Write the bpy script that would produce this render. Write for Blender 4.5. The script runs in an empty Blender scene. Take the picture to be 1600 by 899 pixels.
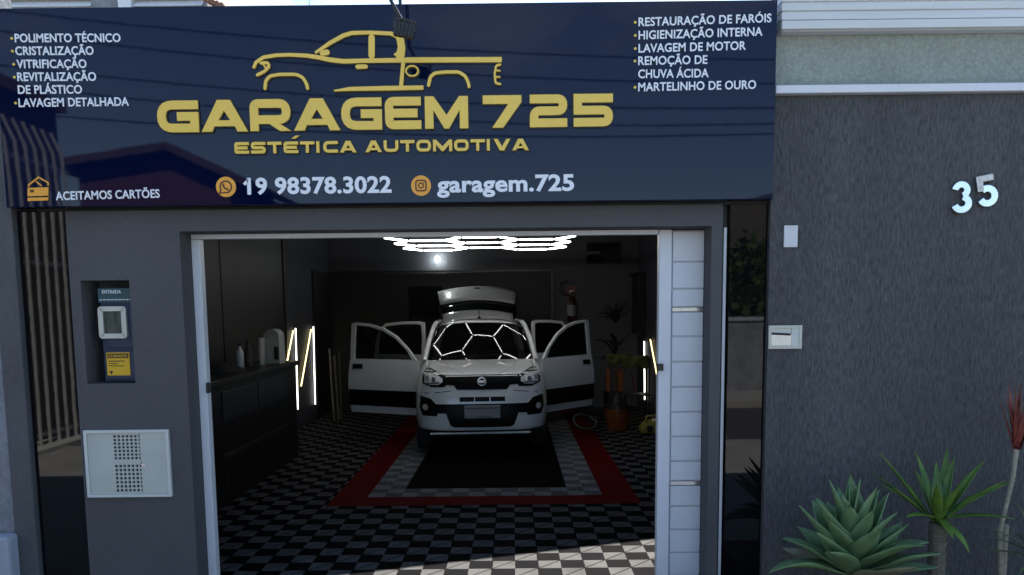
import bpy, bmesh, math, random
from mathutils import Vector, Matrix
from mathutils.geometry import delaunay_2d_cdt
random.seed(7)
R = math.radians
S = bpy.context.scene
COL = S.collection

# ------------------------------------------------------------------ camera
F_PX, CXP, CYP = 1180.0, 800.0, 602.0          # the photo is the upper part of a 4:3 frame
CAM = Vector((0.0, -4.2, 1.7))
PITCH, ROLL, YAW = R(5.82), R(0.6), R(-0.1)
def cam_axes():
    fwd, right, down = Vector((0, 1, 0)), Vector((1, 0, 0)), Vector((0, 0, -1))
    f2 = math.cos(PITCH)*fwd + math.sin(PITCH)*down
    d1 = math.cos(PITCH)*down - math.sin(PITCH)*fwd
    r2 = math.cos(ROLL)*right + math.sin(ROLL)*d1
    d2 = math.cos(ROLL)*d1 - math.sin(ROLL)*right
    yw = Matrix.Rotation(-YAW, 3, 'Z')
    return yw @ r2, yw @ d2, yw @ f2
AX = cam_axes()
cd = bpy.data.cameras.new('camera')
cam = bpy.data.objects.new('camera', cd); COL.objects.link(cam)
cd.sensor_width = 36; cd.lens = F_PX/1600*36; cd.shift_y = (CYP-449.5)/1600
cd.clip_start = 0.05; cd.clip_end = 2000
m = Matrix((AX[0], -AX[1], -AX[2])).transposed().to_4x4(); m.translation = CAM
cam.matrix_world = m
S.camera = cam

# ------------------------------------------------------------------ sky, sun, exposure
SUN_EL, SUN_AZ = R(45), R(10)                  # azimuth from +Y towards +X: behind the garage, to the right
world = bpy.data.worlds.new('World'); S.world = world; world.use_nodes = True
nt = world.node_tree; nt.nodes.clear()
out = nt.nodes.new('ShaderNodeOutputWorld'); bg = nt.nodes.new('ShaderNodeBackground')
sky = nt.nodes.new('ShaderNodeTexSky'); sky.sky_type = 'NISHITA'; sky.sun_disc = False
sky.sun_elevation = SUN_EL; sky.sun_rotation = SUN_AZ; sky.air_density = 1.0; sky.dust_density = 0.1; sky.ozone_density = 2.0
tcw = nt.nodes.new('ShaderNodeTexCoord'); mpw = nt.nodes.new('ShaderNodeMapping')
mpw.inputs['Scale'].default_value = (1.0, 1.0, 2.6); mpw.inputs['Location'].default_value = (0.3, 0.9, 0.2)
nz = nt.nodes.new('ShaderNodeTexNoise'); nz.inputs['Scale'].default_value = 2.3; nz.inputs['Detail'].default_value = 7
rp = nt.nodes.new('ShaderNodeValToRGB'); rp.color_ramp.elements[0].position = .56; rp.color_ramp.elements[1].position = .90
mxw = nt.nodes.new('ShaderNodeMixRGB'); mxw.inputs[2].default_value = (7.0, 7.4, 8.0, 1)
nt.links.new(tcw.outputs['Generated'], mpw.inputs[0]); nt.links.new(mpw.outputs[0], nz.inputs['Vector'])
nt.links.new(nz.outputs[0], rp.inputs[0]); nt.links.new(rp.outputs[0], mxw.inputs[0])
nt.links.new(sky.outputs[0], mxw.inputs[1]); nt.links.new(mxw.outputs[0], bg.inputs[0]); nt.links.new(bg.outputs[0], out.inputs[0])
bg.inputs[1].default_value = 0.09
sl = bpy.data.lights.new('sun', 'SUN'); sl.energy = 5.0; sl.angle = R(0.5); sl.color = (1, .95, .87)
sun = bpy.data.objects.new('sun', sl); COL.objects.link(sun)
SUND = Vector((math.sin(SUN_AZ)*math.cos(SUN_EL), math.cos(SUN_AZ)*math.cos(SUN_EL), math.sin(SUN_EL)))
sun.rotation_euler = SUND.to_track_quat('Z', 'Y').to_euler(); sun.location = (6, 14, 16)
S.view_settings.view_transform = 'Standard'; S.view_settings.look = 'None'
S.view_settings.exposure = 1.86; S.view_settings.gamma = 1; S.view_settings.use_curve_mapping = False
S.render.engine = 'CYCLES'
S.cycles.max_bounces = 7; S.cycles.glossy_bounces = 4; S.cycles.transparent_max_bounces = 8
S.cycles.use_denoising = True; S.cycles.caustics_reflective = False; S.cycles.caustics_refractive = False
S.cycles.sample_clamp_indirect = 6

# ------------------------------------------------------------------ helpers
def at(x, y, Y):
    """photo pixel -> point on the vertical plane at depth Y"""
    d = AX[0]*((x-CXP)/F_PX) + AX[1]*((y-CYP)/F_PX) + AX[2]
    return CAM + d*((Y-CAM.y)/d.y)
BASE = {}
def tag(o, label=None, cat=None, group=None, kind=None):
    if label: o['label'] = label
    if cat: o['category'] = cat
    if group: o['group'] = group
    if kind: o['kind'] = kind
    return o
def thing(name, label, cat, loc=(0, 0, 0), rz=0.0, group=None, local=False):
    o = bpy.data.objects.new(name, None); COL.objects.link(o)
    o.empty_display_size = .1
    o.location = loc; o.rotation_euler = (0, 0, rz)
    BASE[o.name] = Vector((0, 0, 0)) if local else Vector(loc)
    return tag(o, label, cat, group)
def copy_tree(o, parent=None):
    c = o.copy(); COL.objects.link(c)
    if parent: c.parent = parent
    BASE[c.name] = BASE[o.name]
    for ch in list(o.children): copy_tree(ch, c)
    return c

class MB:
    def __init__(s): s.bm = bmesh.new()
    def face(s, pts):
        return s.bm.faces.new([s.bm.verts.new(p) for p in pts])
    def box(s, x0, x1, y0, y1, z0, z1):
        v = [s.bm.verts.new(p) for p in ((x0,y0,z0),(x1,y0,z0),(x1,y1,z0),(x0,y1,z0),(x0,y0,z1),(x1,y0,z1),(x1,y1,z1),(x0,y1,z1))]
        for f in ((3,2,1,0),(4,5,6,7),(0,1,5,4),(1,2,6,5),(2,3,7,6),(3,0,4,7)): s.bm.faces.new([v[i] for i in f])
        return s
    def prism(s, pts, y0, y1):
        """outline in (x,z), extruded from y0 (front) to y1"""
        a = 0
        for i in range(len(pts)): a += pts[i-1][0]*pts[i][1]-pts[i][0]*pts[i-1][1]
        if a < 0: pts = pts[::-1]
        A = [s.bm.verts.new((p[0], y0, p[1])) for p in pts]; B = [s.bm.verts.new((p[0], y1, p[1])) for p in pts]
        n = len(pts)
        s.bm.faces.new(A); s.bm.faces.new(B[::-1])
        for i in range(n): s.bm.faces.new((A[i], B[i], B[(i+1) % n], A[(i+1) % n]))
        return s
    def prism_z(s, pts, z0, z1):
        a = 0
        for i in range(len(pts)): a += pts[i-1][0]*pts[i][1]-pts[i][0]*pts[i-1][1]
        if a < 0: pts = pts[::-1]
        A = [s.bm.verts.new((p[0], p[1], z0)) for p in pts]; B = [s.bm.verts.new((p[0], p[1], z1)) for p in pts]
        n = len(pts)
        s.bm.faces.new(A[::-1]); s.bm.faces.new(B)
        for i in range(n): s.bm.faces.new((A[i], A[(i+1) % n], B[(i+1) % n], B[i]))
        return s
    def tube(s, pts, r, seg=8, cap=True):
        pts = [Vector(p) for p in pts]; n = len(pts)
        rr = r if isinstance(r, (list, tuple)) else [r]*n
        rings = []; up = None
        for i, p in enumerate(pts):
            t = (pts[min(i+1, n-1)]-pts[max(i-1, 0)]).normalized()
            if up is None: up = Vector((0, 0, 1)) if abs(t.z) < .9 else Vector((1, 0, 0))
            u = (up - t*up.dot(t)).normalized(); w = t.cross(u); up = u
            rings.append([s.bm.verts.new(p+(u*math.cos(2*math.pi*k/seg)+w*math.sin(2*math.pi*k/seg))*rr[i]) for k in range(seg)])
        for a, b in zip(rings, rings[1:]):
            for k in range(seg): s.bm.faces.new((a[k], a[(k+1) % seg], b[(k+1) % seg], b[k]))
        if cap:
            s.bm.faces.new(rings[0][::-1]); s.bm.faces.new(rings[-1])
        return s
    def lathe(s, prof, c=(0, 0, 0), seg=20, axis='Z'):
        c = Vector(c); rings = []
        for r, h in prof:
            ring = []
            for k in range(seg):
                a = 2*math.pi*k/seg; q = (r*math.cos(a), r*math.sin(a), h)
                if axis == 'Y': q = (q[0], q[2], q[1])
                if axis == 'X': q = (q[2], q[0], q[1])
                ring.append(s.bm.verts.new(c+Vector(q)))
            rings.append(ring)
        for a, b in zip(rings, rings[1:]):
            for k in range(seg): s.bm.faces.new((a[k], a[(k+1) % seg], b[(k+1) % seg], b[k]))
        s.bm.faces.new(rings[0][::-1]); s.bm.faces.new(rings[-1])
        return s
    def grid(s, rows):
        V = [[s.bm.verts.new(p) for p in r] for r in rows]
        for a, b in zip(V, V[1:]):
            for k in range(len(a)-1): s.bm.faces.new((a[k], a[k+1], b[k+1], b[k]))
        return s
    def build(s, name, mat, parent=None, base=None, smooth=None, bevel=0, label=None, cat=None, group=None, kind=None, solid=0):
        bm = s.bm
        bmesh.ops.recalc_face_normals(bm, faces=bm.faces[:])
        if parent is not None: b = BASE[parent.name]
        else: b = Vector(base) if base is not None else Vector((0, 0, 0))
        if b.length: bmesh.ops.translate(bm, vec=-b, verts=bm.verts[:])
        me = bpy.data.meshes.new(name); bm.to_mesh(me); bm.free()
        me.materials.append(mat)
        if smooth is not None:
            for p in me.polygons: p.use_smooth = True
            me.set_sharp_from_angle(angle=R(smooth))
        o = bpy.data.objects.new(name, me); COL.objects.link(o)
        if parent is not None:
            o.parent = parent
        else: o.location = b
        BASE[o.name] = b
        if solid:
            md = o.modifiers.new('solid', 'SOLIDIFY'); md.thickness = solid; md.offset = -1
        if bevel:
            md = o.modifiers.new('bevel', 'BEVEL'); md.width = bevel; md.segments = 2; md.limit_method = 'ANGLE'; md.angle_limit = R(40)
        return tag(o, label, cat, group, kind)

# ------------------------------------------------------------------ materials
MAT = {}
def mat(name, col, rough=.6, metal=0., spec=.5, bump=None, var=0, vscale=(6, 6, 6), coat=0, emit=None, es=0, seed=0):
    """bump = (scale xyz, strength, distance)"""
    m = bpy.data.materials.new(name); m.use_nodes = True; MAT[name] = m
    t = m.node_tree; b = t.nodes['Principled BSDF']
    b.inputs['Base Color'].default_value = (*col, 1); b.inputs['Roughness'].default_value = rough
    b.inputs['Metallic'].default_value = metal; b.inputs['Specular IOR Level'].default_value = spec
    b.inputs['Coat Weight'].default_value = coat; b.inputs['Coat Roughness'].default_value = .03
    if emit: b.inputs['Emission Color'].default_value = (*emit, 1); b.inputs['Emission Strength'].default_value = es
    tc = t.nodes.new('ShaderNodeTexCoord')
    if var:
        mp = t.nodes.new('ShaderNodeMapping'); mp.inputs['Scale'].default_value = vscale; mp.inputs['Location'].default_value = (seed, seed*.7, seed*1.3)
        n = t.nodes.new('ShaderNodeTexNoise'); n.inputs['Scale'].default_value = 1; n.inputs['Detail'].default_value = 6
        r = t.nodes.new('ShaderNodeMapRange'); r.inputs[1].default_value = .25; r.inputs[2].default_value = .75
        r.inputs[3].default_value = 1-var; r.inputs[4].default_value = 1+var
        x = t.nodes.new('ShaderNodeVectorMath'); x.operation = 'SCALE'; x.inputs[0].default_value = col
        t.links.new(tc.outputs['Object'], mp.inputs[0]); t.links.new(mp.outputs[0], n.inputs['Vector'])
        t.links.new(n.outputs[0], r.inputs[0]); t.links.new(r.outputs[0], x.inputs['Scale']); t.links.new(x.outputs[0], b.inputs['Base Color'])
        rr = t.nodes.new('ShaderNodeMapRange'); rr.inputs[3].default_value = max(0, rough-.1*min(1, rough*2)); rr.inputs[4].default_value = min(1, rough+.1*min(1, rough*2))
        t.links.new(n.outputs[0], rr.inputs[0]); t.links.new(rr.outputs[0], b.inputs['Roughness'])
    if bump:
        mp = t.nodes.new('ShaderNodeMapping'); mp.inputs['Scale'].default_value = bump[0]
        n = t.nodes.new('ShaderNodeTexNoise'); n.inputs['Scale'].default_value = 1; n.inputs['Detail'].default_value = 8; n.inputs['Roughness'].default_value = .65
        bp = t.nodes.new('ShaderNodeBump'); bp.inputs['Strength'].default_value = bump[1]; bp.inputs['Distance'].default_value = bump[2]
        t.links.new(tc.outputs['Object'], mp.inputs[0]); t.links.new(mp.outputs[0], n.inputs['Vector'])
        t.links.new(n.outputs[0], bp.inputs['Height']); t.links.new(bp.outputs[0], b.inputs['Normal'])
        if len(bump) > 3:      # the scratches also tint the paint
            r = t.nodes.new('ShaderNodeMapRange'); r.inputs[1].default_value = .3; r.inputs[2].default_value = .7
            r.inputs[3].default_value = 1-bump[3]; r.inputs[4].default_value = 1+bump[3]
            x = t.nodes.new('ShaderNodeVectorMath'); x.operation = 'SCALE'; x.inputs[0].default_value = col
            t.links.new(n.outputs[0], r.inputs[0])
            prev = b.inputs['Base Color'].links[0].from_socket if b.inputs['Base Color'].links else None
            if prev: t.links.new(prev, x.inputs[0])
            t.links.new(r.outputs[0], x.inputs['Scale']); t.links.new(x.outputs[0], b.inputs['Base Color'])
    return m
mat('grafiato', (.084, .085, .088), .8, spec=.3, bump=((95, 95, 20), 1.0, .014, .5), var=.24, vscale=(2.2, 2.2, .5))
mat('smooth_grey', (.081, .082, .086), .75, spec=.3, bump=((90, 90, 30), .5, .004, .12), var=.12, vscale=(2, 2, 1.4), seed=3)
mat('pillar_grey', (.08, .082, .087), .8, bump=((70, 70, 20), .6, .006, .15), var=.2, vscale=(3, 3, 2), seed=5)
mat('old_plaster', (.19, .20, .22), .9, bump=((30, 30, 24), .7, .01, .2), var=.3, vscale=(5, 5, 4), seed=2)
mat('pale_block', (.34, .37, .42), .8, bump=((40, 40, 40), .4, .005), var=.15, vscale=(9, 9, 6), seed=8)
mat('white_alu', (.62, .64, .67), .42, bump=((14, 14, 160), .15, .002), var=.04, vscale=(4, 4, 4))
mat('white_trim', (.66, .67, .70), .5, var=.08, vscale=(2, 9, 9))
mat('chrome', (.75, .76, .78), .16, metal=1)
mat('brushed', (.62, .63, .63), .3, metal=1, var=.12, vscale=(30, 8, 8))
mat('black_gloss', (.003, .003, .004), .02, spec=.4, bump=((1.3, 1.3, 1.1), .014, .01))
mat('sign_navy', (.0005, .0042, .025), .025, spec=.27, bump=((1.1, 1.1, 1.3), .018, .01))
mat('black_edge', (.006, .006, .007), .5)
mat('gold', (.84, .56, .085), .38, var=.05)
mat('sign_white', (.80, .82, .86), .45)
mat('orange_print', (.85, .38, .04), .45)
mat('brown_print', (.09, .03, .006), .5)
mat('black_print', (.01, .01, .01), .5)
mat('green_band', (.27, .30, .265), .9, bump=((60, 60, 60), .8, .008, .22), var=.1, vscale=(4, 4, 4))
mat('fascia_white', (.62, .63, .63), .55, var=.08, vscale=(1.2, 3, 12))
mat('roof_tile', (.24, .12, .08), .85, var=.4, vscale=(9, 9, 9), bump=((30, 30, 30), .5, .01))
mat('meter_blue', (.010, .028, .065), .45, var=.1)
mat('meter_teal', (.02, .075, .085), .45, var=.1)
mat('ivory', (.55, .54, .46), .5, var=.05, vscale=(6, 6, 6))
mat('cover_grey', (.47, .49, .44), .55, var=.07, vscale=(7, 7, 7))
mat('cover_edge', (.58, .60, .56), .55)
mat('hole', (.004, .004, .004), .9)
mat('yellow_print', (.70, .42, .015), .5)
mat('glass_dark', (.01, .012, .012), .03)
mat('meter_inside', (.16, .16, .15), .5, var=.5, vscale=(30, 30, 9))
mat('plastic_white', (.62, .63, .64), .45)
mat('steel_digit', (.72, .82, .86), .28, metal=1, var=.12, vscale=(25, 25, 25), bump=((12, 12, 12), .12, .01))
mat('steel_worn', (.48, .46, .44), .42, metal=1, var=.3, vscale=(50, 50, 50))
mat('car_white', (.74, .76, .75), .42, coat=1)
mat('car_black', (.003, .003, .003), .4, spec=.12)
mat('car_trim', (.006, .006, .007), .7, spec=.2)
mat('rubber', (.012, .012, .012), .85, bump=((60, 60, 60), .4, .003))
mat('lamp_lens', (.85, .87, .87), .22, metal=.35, bump=((34, 34, 34), 1, .02, .5))
mat('plate_grey', (.25, .26, .27), .5)
mat('plate_dark', (.10, .10, .11), .5)
mat('seat_cloth', (.008, .008, .009), .9)
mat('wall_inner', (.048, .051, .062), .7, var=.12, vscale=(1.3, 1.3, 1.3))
mat('wall_brown', (.036, .033, .03), .5, bump=((7, 7, .6), .2, .004), var=.25, vscale=(2, 2, .6))
mat('ceiling_dark', (.015, .015, .017), .8)
mat('shutter_black', (.004, .004, .004), .6)
mat('counter_black', (.004, .004, .004), .4, var=.2, vscale=(4, 4, 4))
mat('counter_grey', (.018, .018, .02), .4)
mat('lamp_white', (1, 1, 1), .5, emit=(1, .98, .95), es=3.9)
mat('lamp_cool', (1, 1, 1), .5, emit=(1, .97, .9), es=1.3)
mat('lamp_warm', (1, .9, .6), .5, emit=(1, .82, .36), es=.9)
mat('bulb', (1, 1, 1), .5, emit=(.92, 1, 1), es=26)
mat('black_plastic', (.012, .012, .013), .45)
mat('red_print', (.16, .012, .01), .4, var=.1)
mat('extinguisher_red', (.035, .006, .006), .3)
mat('orange_plastic', (.20, .055, .008), .4, var=.15)
mat('yellow_plastic', (.30, .27, .05), .4, var=.1)
mat('olive_cloth', (.085, .09, .018), .9, bump=((30, 30, 30), .5, .01))
mat('grey_cloth', (.2, .2, .19), .9)
mat('wood_pale', (.12, .11, .09), .7, var=.2, vscale=(30, 30, 4))
mat('wood_dark', (.06, .05, .045), .7, var=.2, vscale=(30, 30, 4))
mat('tile_red', (.085, .002, .002), .7, spec=.03, bump=((50, 50, 5), .3, .003), var=.2, vscale=(4, 4, 1))
mat('tile_black', (.003, .003, .0035), .8, spec=.015, bump=((60, 60, 5), .3, .003))
mat('soil', (.045, .03, .02), .95, bump=((25, 25, 25), 1, .03), var=.4, vscale=(14, 14, 14))
mat('stone_pink', (.30, .24, .22), .85, var=.25, vscale=(20, 20, 20), bump=((40, 40, 40), .6, .01))
mat('trunk', (.15, .14, .10), .95, bump=((30, 30, 90), 1, .012, .4), var=.2, vscale=(9, 9, 30))
mat('stem_pale', (.30, .27, .20), .9, bump=((30, 30, 60), .8, .006, .3), var=.2, vscale=(20, 20, 20))
mat('asphalt', (.05, .05, .05), .9, var=.15, vscale=(3, 3, 3), bump=((60, 60, 60), .5, .01))
mat('pavement', (.30, .29, .27), .9, var=.18, vscale=(2.5, 2.5, 2.5), bump=((30, 30, 30), .5, .006))
mat('earth', (.16, .13, .10), .95, var=.2, vscale=(.5, .5, .5))
mat('house_roof', (.085, .05, .038), .85, var=.4, vscale=(9, 9, 9))
mat('brick_red', (.10, .04, .03), .85, var=.2, vscale=(3, 3, 9))
mat('far_white', (.5, .48, .44), .8, var=.1)
mat('fence_metal', (.42, .42, .41), .5, var=.15)
mat('hose', (.06, .06, .055), .5)
mat('bark', (.09, .065, .045), .95, var=.3, vscale=(6, 6, 3))
mat('stripe_yellow', (.5, .36, .05), .8)

def leafmat(name, c0, c1, rough=.45, back=None, scale=7., ramp=None):
    m = bpy.data.materials.new(name); m.use_nodes = True; MAT[name] = m
    t = m.node_tree; b = t.nodes['Principled BSDF']
    tc = t.nodes.new('ShaderNodeTexCoord'); n = t.nodes.new('ShaderNodeTexNoise'); n.inputs['Scale'].default_value = scale; n.inputs['Detail'].default_value = 5
    r = t.nodes.new('ShaderNodeValToRGB'); r.color_ramp.elements[0].position = .35; r.color_ramp.elements[1].position = .65
    r.color_ramp.elements[0].color = (*c0, 1); r.color_ramp.elements[1].color = (*c1, 1)
    t.links.new(tc.outputs['Object'], n.inputs['Vector']); t.links.new(n.outputs[0], r.inputs[0]); t.links.new(r.outputs[0], b.inputs['Base Color'])
    b.inputs['Roughness'].default_value = rough; b.inputs['Specular IOR Level'].default_value = .4
    return m
leafmat('agave_leaf', (.105, .19, .08), (.18, .28, .125), .5)
leafmat('agave_dry', (.16, .15, .08), (.26, .24, .15), .7)
leafmat('yucca_leaf', (.045, .105, .017), (.13, .23, .033), .4)
leafmat('red_leaf', (.16, .03, .022), (.30, .09, .06), .5)
leafmat('thin_leaf', (.06, .10, .03), (.12, .17, .06), .5)
leafmat('indoor_leaf', (.008, .016, .008), (.02, .035, .016), .5)
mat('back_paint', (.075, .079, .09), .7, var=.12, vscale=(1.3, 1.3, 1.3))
leafmat('tree_leaf', (.035, .065, .018), (.075, .12, .03), .6, scale=1.2)

def glass_mat(name, tint, ior):
    m = bpy.data.materials.new(name); m.use_nodes = True; MAT[name] = m
    t = m.node_tree; t.nodes.clear()
    o = t.nodes.new('ShaderNodeOutputMaterial'); mx = t.nodes.new('ShaderNodeMixShader'); tr = t.nodes.new('ShaderNodeBsdfTransparent')
    gl = t.nodes.new('ShaderNodeBsdfGlossy'); gl.inputs['Roughness'].default_value = .01; tr.inputs[0].default_value = (*tint, 1)
    fr = t.nodes.new('ShaderNodeFresnel'); fr.inputs[0].default_value = ior
    t.links.new(fr.outputs[0], mx.inputs[0]); t.links.new(tr.outputs[0], mx.inputs[1]); t.links.new(gl.outputs[0], mx.inputs[2]); t.links.new(mx.outputs[0], o.inputs[0])
    return m
glass_mat('car_glass', (.35, .38, .38), 1.7)
glass_mat('clear_glass', (.85, .87, .86), 1.12)

def tile_mat(name, pale, dark, size):
    """interlocking plastic tiles: two tone checks with seams and a fine ribbed surface"""
    m = bpy.data.materials.new(name); m.use_nodes = True; MAT[name] = m
    t = m.node_tree; b = t.nodes['Principled BSDF']; L = t.links.new
    tc = t.nodes.new('ShaderNodeTexCoord')
    ck = t.nodes.new('ShaderNodeTexChecker'); ck.inputs['Scale'].default_value = 1/size
    ck.inputs['Color1'].default_value = (*pale, 1); ck.inputs['Color2'].default_value = (*dark, 1)
    off = t.nodes.new('ShaderNodeMapping'); off.inputs['Location'].default_value = (.0003, .0003, .5*size)
    L(tc.outputs['Object'], off.inputs[0]); L(off.outputs[0], ck.inputs['Vector'])
    n = t.nodes.new('ShaderNodeTexNoise'); n.inputs['Scale'].default_value = 6; n.inputs['Detail'].default_value = 8
    L(tc.outputs['Object'], n.inputs['Vector'])
    r = t.nodes.new('ShaderNodeMapRange'); r.inputs[1].default_value = .3; r.inputs[2].default_value = .7; r.inputs[3].default_value = .72; r.inputs[4].default_value = 1.2
    x = t.nodes.new('ShaderNodeVectorMath'); x.operation = 'SCALE'
    L(n.outputs[0], r.inputs[0]); L(ck.outputs[0], x.inputs[0]); L(r.outputs[0], x.inputs['Scale'])
    # diagonal grooves: one per pair of checks
    sp = t.nodes.new('ShaderNodeSeparateXYZ'); L(tc.outputs['Object'], sp.inputs[0])
    def math_(op, a, bb):
        q = t.nodes.new('ShaderNodeMath'); q.operation = op
        for i, v in enumerate((a, bb)):
            if v is None: continue
            if isinstance(v, (int, float)): q.inputs[i].default_value = v
            else: L(v, q.inputs[i])
        return q.outputs[0]
    def groove(expr, period, w):
        fr = math_('FRACT', math_('DIVIDE', expr, period), None)
        return math_('LESS_THAN', math_('ABSOLUTE', math_('SUBTRACT', fr, .5), None), w)
    dg = groove(math_('SUBTRACT', sp.outputs[0], sp.outputs[1]), size*2, .022)
    sx = groove(sp.outputs[0], size*2, .014); sy = groove(sp.outputs[1], size*2, .014)
    g = math_('MAXIMUM', dg, math_('MAXIMUM', sx, sy))
    mx = t.nodes.new('ShaderNodeMixRGB'); mx.inputs[2].default_value = (dark[0]*1.2, dark[1]*1.2, dark[2]*1.2, 1)
    L(g, mx.inputs[0]); L(x.outputs[0], mx.inputs[1]); L(mx.outputs[0], b.inputs['Base Color'])
    w = t.nodes.new('ShaderNodeTexWave'); w.inputs['Scale'].default_value = 30; w.bands_direction = 'DIAGONAL'
    bp = t.nodes.new('ShaderNodeBump'); bp.inputs['Strength'].default_value = .35; bp.inputs['Distance'].default_value = .002
    L(tc.outputs['Object'], w.inputs['Vector']); L(w.outputs[0], bp.inputs['Height']); L(bp.outputs[0], b.inputs['Normal'])
    b.inputs['Roughness'].default_value = .75; b.inputs['Specular IOR Level'].default_value = .015
    return m
TS = .1525
tile_mat('tile_check', (.090, .089, .089), (.003, .003, .004), TS)
tile_mat('tile_grey', (.17, .178, .186), (.085, .09, .098), TS)

# ------------------------------------------------------------------ ground outside
def sheet(name, mt, x0, x1, y0, y1, z, thick=None):
    b = MB()
    if thick: b.box(x0, x1, y0, y1, z-thick, z)
    else: b.face([(x0, y0, z), (x1, y0, z), (x1, y1, z), (x0, y1, z)])
    return b.build(name, MAT[mt], kind='structure', base=((x0+x1)/2, (y0+y1)/2, z))
sheet('ground', 'earth', -300, 300, -300, 300, -.16)
sheet('road', 'asphalt', -120, 120, -9.2, -5.35, -.12)
sheet('pavement', 'pavement', -60, 60, -5.35, -.02, -.004, .15)
sheet('pavement', 'pavement', -60, 60, -11.0, -9.2, 0, .15)
fl = sheet('garage_floor', 'tile_check', -3.2, 2.25, -.018, 8.8, 0)
fl.data.transform(Matrix.Translation(fl.location)); fl.location = (0, 0, 0)

# floor mat laid in the tiles
MX, MY = -.27, 2.22; T2 = TS*2
mt_ = thing('floor_mat', 'rectangle of red, grey and black floor tiles laid under the white car', 'floor mat', (MX, MY, .004))
def frame_sheet(name, m_, hw, inner, y0, y0i, y1, y1i, z):
    b = MB()
    b.face([(MX-hw, y0, z), (MX+hw, y0, z), (MX+hw, y0i, z), (MX-hw, y0i, z)])
    b.face([(MX-hw, y0i, z), (MX-inner, y0i, z), (MX-inner, y1i, z), (MX-hw, y1i, z)])
    b.face([(MX+inner, y0i, z), (MX+hw, y0i, z), (MX+hw, y1i, z), (MX+inner, y1i, z)])
    b.face([(MX-hw, y1i, z), (MX+hw, y1i, z), (MX+hw, y1, z), (MX-hw, y1, z)])
    return b.build(name, MAT[m_], mt_)
frame_sheet('red_border', 'tile_red', 4.5*T2, 3.5*T2, MY, MY+T2, 8.3, 8.3-T2, .004)
frame_sheet('grey_border', 'tile_grey', 3.5*T2, 2.5*T2, MY+T2, MY+2*T2, 8.3-T2, 8.3-2*T2, .004)
b = MB(); b.face([(MX-2.5*T2, MY+2*T2, .004), (MX+2.5*T2, MY+2*T2, .004), (MX+2.5*T2, 8.3-2*T2, .004), (MX-2.5*T2, 8.3-2*T2, .004)])
b.build('black_centre', MAT['tile_black'], mt_)

# ------------------------------------------------------------------ garage building
gb = thing('garage_building', 'dark grey rendered garage with a wide open doorway and glossy black side strips', 'building', (-.3, 0, 0))
XL, XR, YB = -3.1, 2.13, 8.7
# front wall: pier left of the doorway with the meter niche cut in it, lintel, narrow right pilaster
PX0, PX1 = -2.44, -1.822
NX0, NX1, NZ0, NZ1 = -2.382, -2.112, 1.303, 1.876
b = MB()
b.box(PX0, NX0, 0, .22, 0, 2.137); b.box(NX1, PX1, 0, .22, 0, 2.137)
b.box(NX0, NX1, 0, .22, 0, NZ0); b.box(NX0, NX1, 0, .22, NZ1, 2.137)
b.box(NX0, NX1, .19, .22, NZ0, NZ1)
b.box(PX0, 1.155, 0, .22, 2.137, 2.252)
b.box(1.095, 1.155, 0, .22, 0, 2.137)
bmesh.ops.remove_doubles(b.bm, verts=b.bm.verts[:], dist=.0005)
# drop the internal faces where blocks meet so that the wall is one skin
seen = {}
for f in b.bm.faces[:]:
    seen.setdefault(tuple(sorted(v.index for v in f.verts)), []).append(f)
b.build('front_wall', MAT['smooth_grey'], gb)
b = MB(); b.box(-2.60, 1.40, .012, .22, 2.253, 3.22); b.build('header_wall', MAT['black_edge'], gb)
b = MB(); b.box(-2.71, PX0-.002, .008, .2, 0, 2.252); b.build('cladding_panel', MAT['black_gloss'], gb, bevel=.002)
b = MB(); b.box(1.195, 1.402, .006, .2, 0, 2.252); b.build('cladding_panel', MAT['black_gloss'], gb, bevel=.002)
b = MB(); b.box(1.157, 1.193, .05, .2, 0, 2.252); b.build('cladding_gap', MAT['black_edge'], gb)
b = MB(); b.box(1.170, 1.186, .028, .048, 0, 2.13); b.build('edge_strip', MAT['white_alu'], gb)
# side walls, back wall, roof with an unseen opening shaped to cast a sunlit floor patch
b = MB(); b.box(XL-.15, XL, .222, 6.1, 0, 2.95); b.build('side_wall', MAT['wall_brown'], gb)
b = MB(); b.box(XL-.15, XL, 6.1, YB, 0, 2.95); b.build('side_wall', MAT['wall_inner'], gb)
b = MB(); b.box(XL, XL+.02, 6.09, 6.14, 1.05, 2.95); b.build('corner_trim', MAT['counter_grey'], gb)
for yy in (3.9,):
    b = MB(); b.box(XL, XL+.006, yy, yy+.02, 1.1, 2.95); b.build('wall_joint', MAT['black_edge'], gb)
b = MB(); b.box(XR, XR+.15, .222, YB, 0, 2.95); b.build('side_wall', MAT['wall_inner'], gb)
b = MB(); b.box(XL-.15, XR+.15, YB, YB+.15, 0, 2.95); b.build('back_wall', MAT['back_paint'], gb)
b = MB(); b.box(-3.25, PX0, .2, .222, 0, 2.95); b.build('front_lining', MAT['wall_brown'], gb)
b = MB(); b.box(1.155, 2.28, .2, .222, 0, 2.95); b.build('front_lining', MAT['wall_brown'], gb)
HR = 2.95; sh = SUND*((HR+.12)/SUND.z)  # opening edges are projected along the sun from the wanted floor patch
def up(x, y): return (x+sh.x, y+sh.y)
A1, B1 = up(-.844, .60), up(1.059, 1.215)
sl_ = (B1[1]-A1[1])/(B1[0]-A1[0])
def roof_y(x): return A1[1]+(x-A1[0])*sl_
X0h, X1h, Y0h = A1[0]-.35, 2.10, up(0, .28)[1]
b = MB()
b.prism_z([(XL-.15, .222), (XR+.15, .222), (XR+.15, Y0h), (XL-.15, Y0h)], HR, HR+.12)
b.prism_z([(XL-.15, Y0h), (X0h, Y0h), (X0h, roof_y(X0h)), (X0h, YB+.15), (XL-.15, YB+.15)], HR, HR+.12)
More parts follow.
